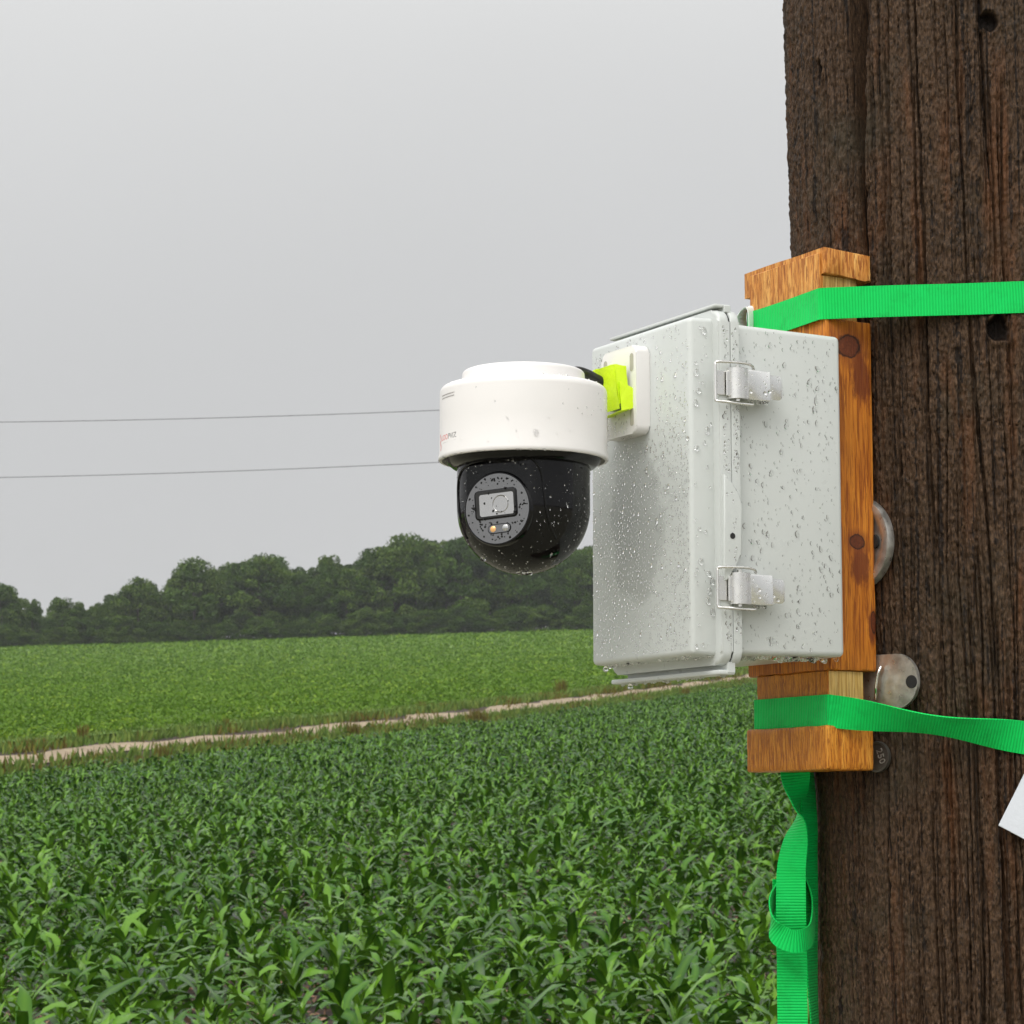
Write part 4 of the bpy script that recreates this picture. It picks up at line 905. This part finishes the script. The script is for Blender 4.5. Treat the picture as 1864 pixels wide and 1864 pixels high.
# ---- yellow tape round the arm
tp = placed('yellow_tape', AM.copy()); tag(tp, 'crumpled fluorescent yellow tape wound round the camera arm', 'tape')
def panel(bm, q, th=.0006, n=6, wob=.00022, seed=0):
    """thin bent sheet between four corners"""
    r = random.Random(seed); q = [Vector(p) for p in q]; nn = (q[1]-q[0]).cross(q[3]-q[0]).normalized(); G_ = []
    for s_ in (0, 1):
        g = [[q[0].lerp(q[1], i/n).lerp(q[3].lerp(q[2], i/n), j/n) for i in range(n+1)] for j in range(n+1)]; G_.append(g)
    offs = [[r.gauss(0, wob) for i in range(n+1)] for j in range(n+1)]
    Vv = [[[bm.verts.new(G_[s_][j][i]+nn*(offs[j][i]+(s_-.5)*th)) for i in range(n+1)] for j in range(n+1)] for s_ in (0, 1)]
    for s_ in (0, 1):
        for j in range(n):
            for i in range(n):
                f = (Vv[s_][j][i], Vv[s_][j][i+1], Vv[s_][j+1][i+1], Vv[s_][j+1][i]); bm.faces.new(f if s_ else f[::-1])
    for i in range(n):
        for (a_, b_) in (((0,i),(0,i+1)), ((n,i+1),(n,i)), ((i+1,0),(i,0)), ((i,n),(i+1,n))):
            bm.faces.new((Vv[0][a_[0]][a_[1]], Vv[0][b_[0]][b_[1]], Vv[1][b_[0]][b_[1]], Vv[1][a_[0]][a_[1]]))
ya, yb_ = .0655, .0960; xa, xb = -.0270, -.0165; zt, zbm = .0985, .0645
bm = bmesh.new()
panel(bm, [(xa,ya,zt),(xb,ya,zt-.001),(xb+.002,ya,.078),(xa+.004,ya-.001,zbm+.003)], seed=1)
panel(bm, [(xa,ya,zt),(xa-.001,yb_,zt-.0005),(xb,yb_,zt),(xb,ya,zt-.001)], seed=2)
panel(bm, [(xa-.001,yb_,zt-.0005),(xa,ya,zt),(xa+.005,ya,zbm),(xa+.006,yb_,zbm)], wob=.0003, seed=3)
panel(bm, [(xa+.0035,ya-.0022,.0855),(xb+.009,ya-.0040,.0785),(xb+.0085,ya-.0035,.0665),(xa+.0045,ya-.0030,.0625)], seed=4)
panel(bm, [(xa+.0045,ya-.003,.0626),(xb+.0085,ya-.0035,.0664),(xb+.006,yb_,.0630),(xa+.006,yb_,.0610)], seed=5)
obj('tape_wrap', bmesh_to('tape_wrap', bm, 40), M['tape'], tp)

# ---- single hanging drops
def hanging(name, loc, r, lb):
    bm = bmesh.new(); pr = [(0, 1.35), (.25, 1.25), (.55, .95), (.82, .55), (.98, .15), (1, -.15), (.9, -.55), (.6, -.87), (.28, -.98), (0, -1)]
    add_lathe(bm, [(a_*r, b_*r) for a_, b_ in pr], 24); o = obj(name, bmesh_to(name, bm, None), M['water'], None, loc); tag(o, lb, 'raindrop')
def aw(x, y, z): return tuple(AM@Vector((x, y, z)))
hanging('water_drop', aw(.004, .1330, -h-.0030), .0022, 'bright raindrop hanging below the far lower corner of the box door')
hanging('water_drop', aw(.024, .1290, -h-.0165), .0022, 'bright raindrop hanging below the bottom lip of the grey box')
hanging('water_drop', tuple(sc_.matrix_basis@Vector(dome_pt(881, 1021, .001))), .0021, 'bright raindrop clinging to the lower left of the black dome')

# ================================================================== straps
def ribbon(name, P_, Nrm, Wd, width=.025, th=.0011, uv0=0):
    """P_ centre line (n,3), Wd unit width direction (n,3)"""
    P_ = np.array(P_, float); Wd = np.array(Wd, float); Wd /= np.linalg.norm(Wd, axis=1)[:,None]
    T = np.gradient(P_, axis=0); T /= np.linalg.norm(T, axis=1)[:,None]; Wd = Wd-T*np.sum(T*Wd, 1)[:,None]; Wd /= np.linalg.norm(Wd, axis=1)[:,None]; Nn = np.cross(T, Wd)
    L_ = np.concatenate([[0], np.cumsum(np.linalg.norm(np.diff(P_, axis=0), axis=1))])+uv0
    wv = width if np.ndim(width) else np.full(len(P_), width)
    cols = []; us = []
    sec = [(-.5, -1), (-.25, -1), (0, -1), (.25, -1), (.5, -1), (.5, 1), (.25, 1), (0, 1), (-.25, 1), (-.5, 1)]
    for (s_, k) in sec: cols.append(P_+Wd*(wv*s_)[:,None]+Nn*(k*th/2)); us.append(np.stack([L_, np.full(len(L_), s_)], 1))
    V = np.stack(cols, 1); m = len(sec); n_ = len(P_); i = np.arange(n_*m).reshape(n_, m); j = np.roll(i, -1, 1)
    Q = np.stack([i[:-1], j[:-1], j[1:], i[1:]], -1).reshape(-1, 4)
    return npmesh(name, V.reshape(-1,3), Q, uv=np.stack(us, 1).reshape(-1,2), ang=60)
def loop_path(z_fn, neck_x0, neck_y0, neck_y1, lift=.0025, nback=70):
    """round the neck's front, tangent on to the pole, round its back; returns points in world space"""
    zc = z_fn(0)
    a0 = AM@Vector((neck_x0-.001, neck_y0-.0012, 0)); a1 = AM@Vector((neck_x0-.001, neck_y1+.0012, 0))
    cx, cy = pole_centre(zc); R = pole_radius(zc)+lift
    def tang(p, sgn):
        dx, dy = p.x-cx, p.y-cy; d_ = math.hypot(dx, dy); b_ = math.atan2(dy, dx); return b_+sgn*math.acos(R/d_)
    s0, s1 = tang(a0, 1), tang(a1, -1)
    while s1 > s0: s1 -= 0
    return a0, a1, cx, cy, R, s0, s1
def strap_loop(name, zc, neck, zprof, twist=None, label=''):
    a0, a1 = AM@Vector((neck[0]-.0012, neck[1]-.0015, 0)), AM@Vector((neck[0]-.0012, neck[2]+.0015, 0))
    cx, cy = pole_centre(zc); R = pole_radius(zc)+.0035
    def tang(p, sgn):
        dx, dy = p.x-cx, p.y-cy; d_ = math.hypot(dx, dy); return math.atan2(dy, dx)+sgn*math.acos(R/d_)
    s0, s1 = tang(a0, 1), tang(a1, -1)
    if s1 < s0: s1 += 2*math.pi
    t0 = Vector((cx+R*math.cos(s0), cy+R*math.sin(s0), 0)); t1 = Vector((cx+R*math.cos(s1), cy+R*math.sin(s1), 0))
    pts_ = [(a1.x, a1.y)]+[tuple(a1.lerp(a0, k/12))[:2] for k in range(1, 12)]
    ncor = len(pts_)
    # small rounded corner then run to the pole
    pts_ += [tuple(a0.lerp(t0, k/30))[:2] for k in range(0, 31)]
    pts_ += [(cx+R*math.cos(q_), cy+R*math.sin(q_)) for q_ in np.linspace(s0, s1, 90)[1:]]
    pts_ += [tuple(t1.lerp(a1, k/10))[:2] for k in range(1, 10)]
    P2 = np.array(pts_); P3 = np.concatenate([P2[:2], P2]); P2 = P3[2:]
    # densify and smooth
    seg = np.concatenate([[0], np.cumsum(np.linalg.norm(np.diff(P2, axis=0), axis=1))]); s_ = np.linspace(0, seg[-1], 700)
    x = np.interp(s_, seg, P2[:,0]); y = np.interp(s_, seg, P2[:,1])
    k_ = np.ones(3)/3; x[1:-1] = np.convolve(x, k_, 'valid'); y[1:-1] = np.convolve(y, k_, 'valid')
    corner = seg[ncor]; q = s_-corner        # arc length measured from the near corner of the neck
    z = zprof(q); Wd = np.stack([np.zeros_like(x), np.zeros_like(x), np.ones_like(x)], 1)
    P_ = np.stack([x, y, z], 1)
    if twist is not None:
        ang, outw = twist(q); T = np.gradient(P_, axis=0); T /= np.linalg.norm(T, axis=1)[:,None]; Nn = np.cross(T, Wd); P_ = P_-Nn*0
        Nn /= np.linalg.norm(Nn, axis=1)[:,None]
        Wd = Wd*np.cos(ang)[:,None]+Nn*np.sin(ang)[:,None]
        sign = 1 if Nn[len(Nn)//3].dot([x[len(x)//3]-cx, y[len(x)//3]-cy, 0]) > 0 else -1
        P_ = P_+Nn*(sign*outw)[:,None]
    o = obj(name, ribbon(name, P_, None, Wd), M['strap']); tag(o, label, 'strap'); return o
zu = CAMZ+row_tan(555)*1.948
strap_loop('green_strap', zu, (.1375, .0262, .1242), lambda q: zu+.0006-.0015*sstep(0, -.12, q)+.012*sstep(.03, .40, q)*1.0-.0125*sstep(.45, .9, q)+.0008*np.sin(q*30), None, 'upper green webbing strap running straight across the top of the pole')
zl_ = CAMZ+row_tan(1296)*1.948
def tw(q):
    a_ = rad(58)*np.where((q > 0) & (q < .16), np.sin(np.pi*np.clip(q, 0, .16)/.16)**1.3, 0)
    return a_, np.abs(np.sin(a_))*.008
strap_loop('green_strap', zl_, (.1396, .026, .124), lambda q: zl_+.001-.0345*np.clip(q/.24, 0, 1)+.0335*sstep(.5, .9, q), tw, 'lower green webbing strap, twisted once beside the metal tab')
# white label folded over the far end of the upper strap
bm = bmesh.new(); pr = [(.0,.0),(-.0005,.010),(.002,.0155),(.006,.017),(.009,.0150),(.010,.008),(.0095,-.004),(.0075,-.014)]
P_ = smooth_path([(.1350+a_*.15, .1165+1.5*(.0105-a_), .1510+b_*1.1) for a_, b_ in pr], 5)
me = ribbon('strap_label', P_, None, np.tile([[.55,.25,.25]], (len(P_), 1)), .016, .0006); lab = obj('white_strap_label', me, M['label_white']); lab.matrix_world = AM; tag(lab, 'small white fabric label curled round the far end of the upper strap', 'label')
# hanging tails beneath the bottom block
def hpt(px, y, d): return ((px-932)/F*d, d, CAMZ+row_tan(y)*d)
def tail(pts_, n=14, width=.0245):
    """rows: px, y, depth, turn of the width direction in degrees (0 = faces the viewer)"""
    A2 = smooth_path(pts_, n); P_ = np.array([hpt(*a_[:3]) for a_ in A2]); T = np.gradient(P_, axis=0); T /= np.linalg.norm(T, axis=1)[:,None]
    an = np.radians(A2[:,3]); base = np.stack([np.cos(an), np.sin(an), np.zeros(len(an))], 1); return P_, base
ht = empty('hanging_strap_tails', hpt(1445, 1405, 2.03)); tag(ht, 'loose green strap tails looped and hanging below the bottom wooden block', 'strap')
hd = ht.location.copy()
def add_tail(nm, pts_, width=.0245, n=14):
    P_, Wd = tail(pts_, n); me = ribbon(nm, P_-np.array(hd), None, Wd, width); obj(nm, me, M['strap'], ht)
add_tail('front_tail', [(1445,1385,2.03,0),(1445,1410,2.03,3),(1449,1455,2.03,55),(1451,1488,2.032,95),(1444,1530,2.028,138),(1436,1580,2.022,158),(1434,1640,2.016,172),(1434,1690,2.018,180),(1433,1703,2.026,180)], .0235)
add_tail('rear_tail', [(1470,1392,2.045,70),(1469,1440,2.045,60),(1467,1500,2.045,48),(1467,1560,2.047,50),(1469,1640,2.047,55),(1470,1720,2.047,62),(1471,1800,2.047,66),(1474,1900,2.047,70),(1475,2200,2.047,70)])
add_tail('straight_tail', [(1425,1600,2.034,25),(1428,1660,2.032,12),(1434,1730,2.028,0),(1434,1800,2.028,0),(1434,1900,2.028,0),(1434,2200,2.028,0)], .0238)
# the loop: bulges to the left and crosses in front as a horizontal band
A2 = smooth_path([(1455,1560,2.040),(1425,1600,2.034),(1403,1635,2.024),(1398,1665,2.014),(1406,1695,2.008),(1428,1711,2.004),(1452,1712,2.006),(1470,1698,2.018),(1474,1650,2.036),(1462,1600,2.044)], 12)
P_ = np.array([hpt(*a_) for a_ in A2]); f = np.linspace(0, 1, len(P_)); an = np.interp(f, [0,.2,.38,.5,.62,.78,1], [.2,.35,.75,1,1,.8,.4])
Wd = np.stack([-.3*(1-an), -.9*(1-an)*1.0, an*.9+.05], 1)
obj('strap_loop', ribbon('strap_loop', P_-np.array(hd), None, Wd, .0175), M['strap'], ht)

# ================================================================== haze
bm = bmesh.new(); add_box(bm, -950, 950, -950, 950, -8, 62)
hz = MT('mist'); tr_ = hz.t; pv = tr_.nodes.new('ShaderNodeVolumePrincipled'); pv.inputs['Color'].default_value = (.86,.88,.92,1); pv.inputs['Density'].default_value = .00019; pv.inputs['Anisotropy'].default_value = .2
for l_ in list(tr_.links): tr_.links.remove(l_)
tr_.nodes.remove(hz.b); tr_.links.new(pv.outputs[0], tr_.nodes['Material Output'].inputs['Volume'])
me = bpy.data.meshes.new('haze'); bm.to_mesh(me); bm.free(); tag(obj('haze', me, hz.m), 'thin damp haze over the fields', 'haze', kind='stuff')
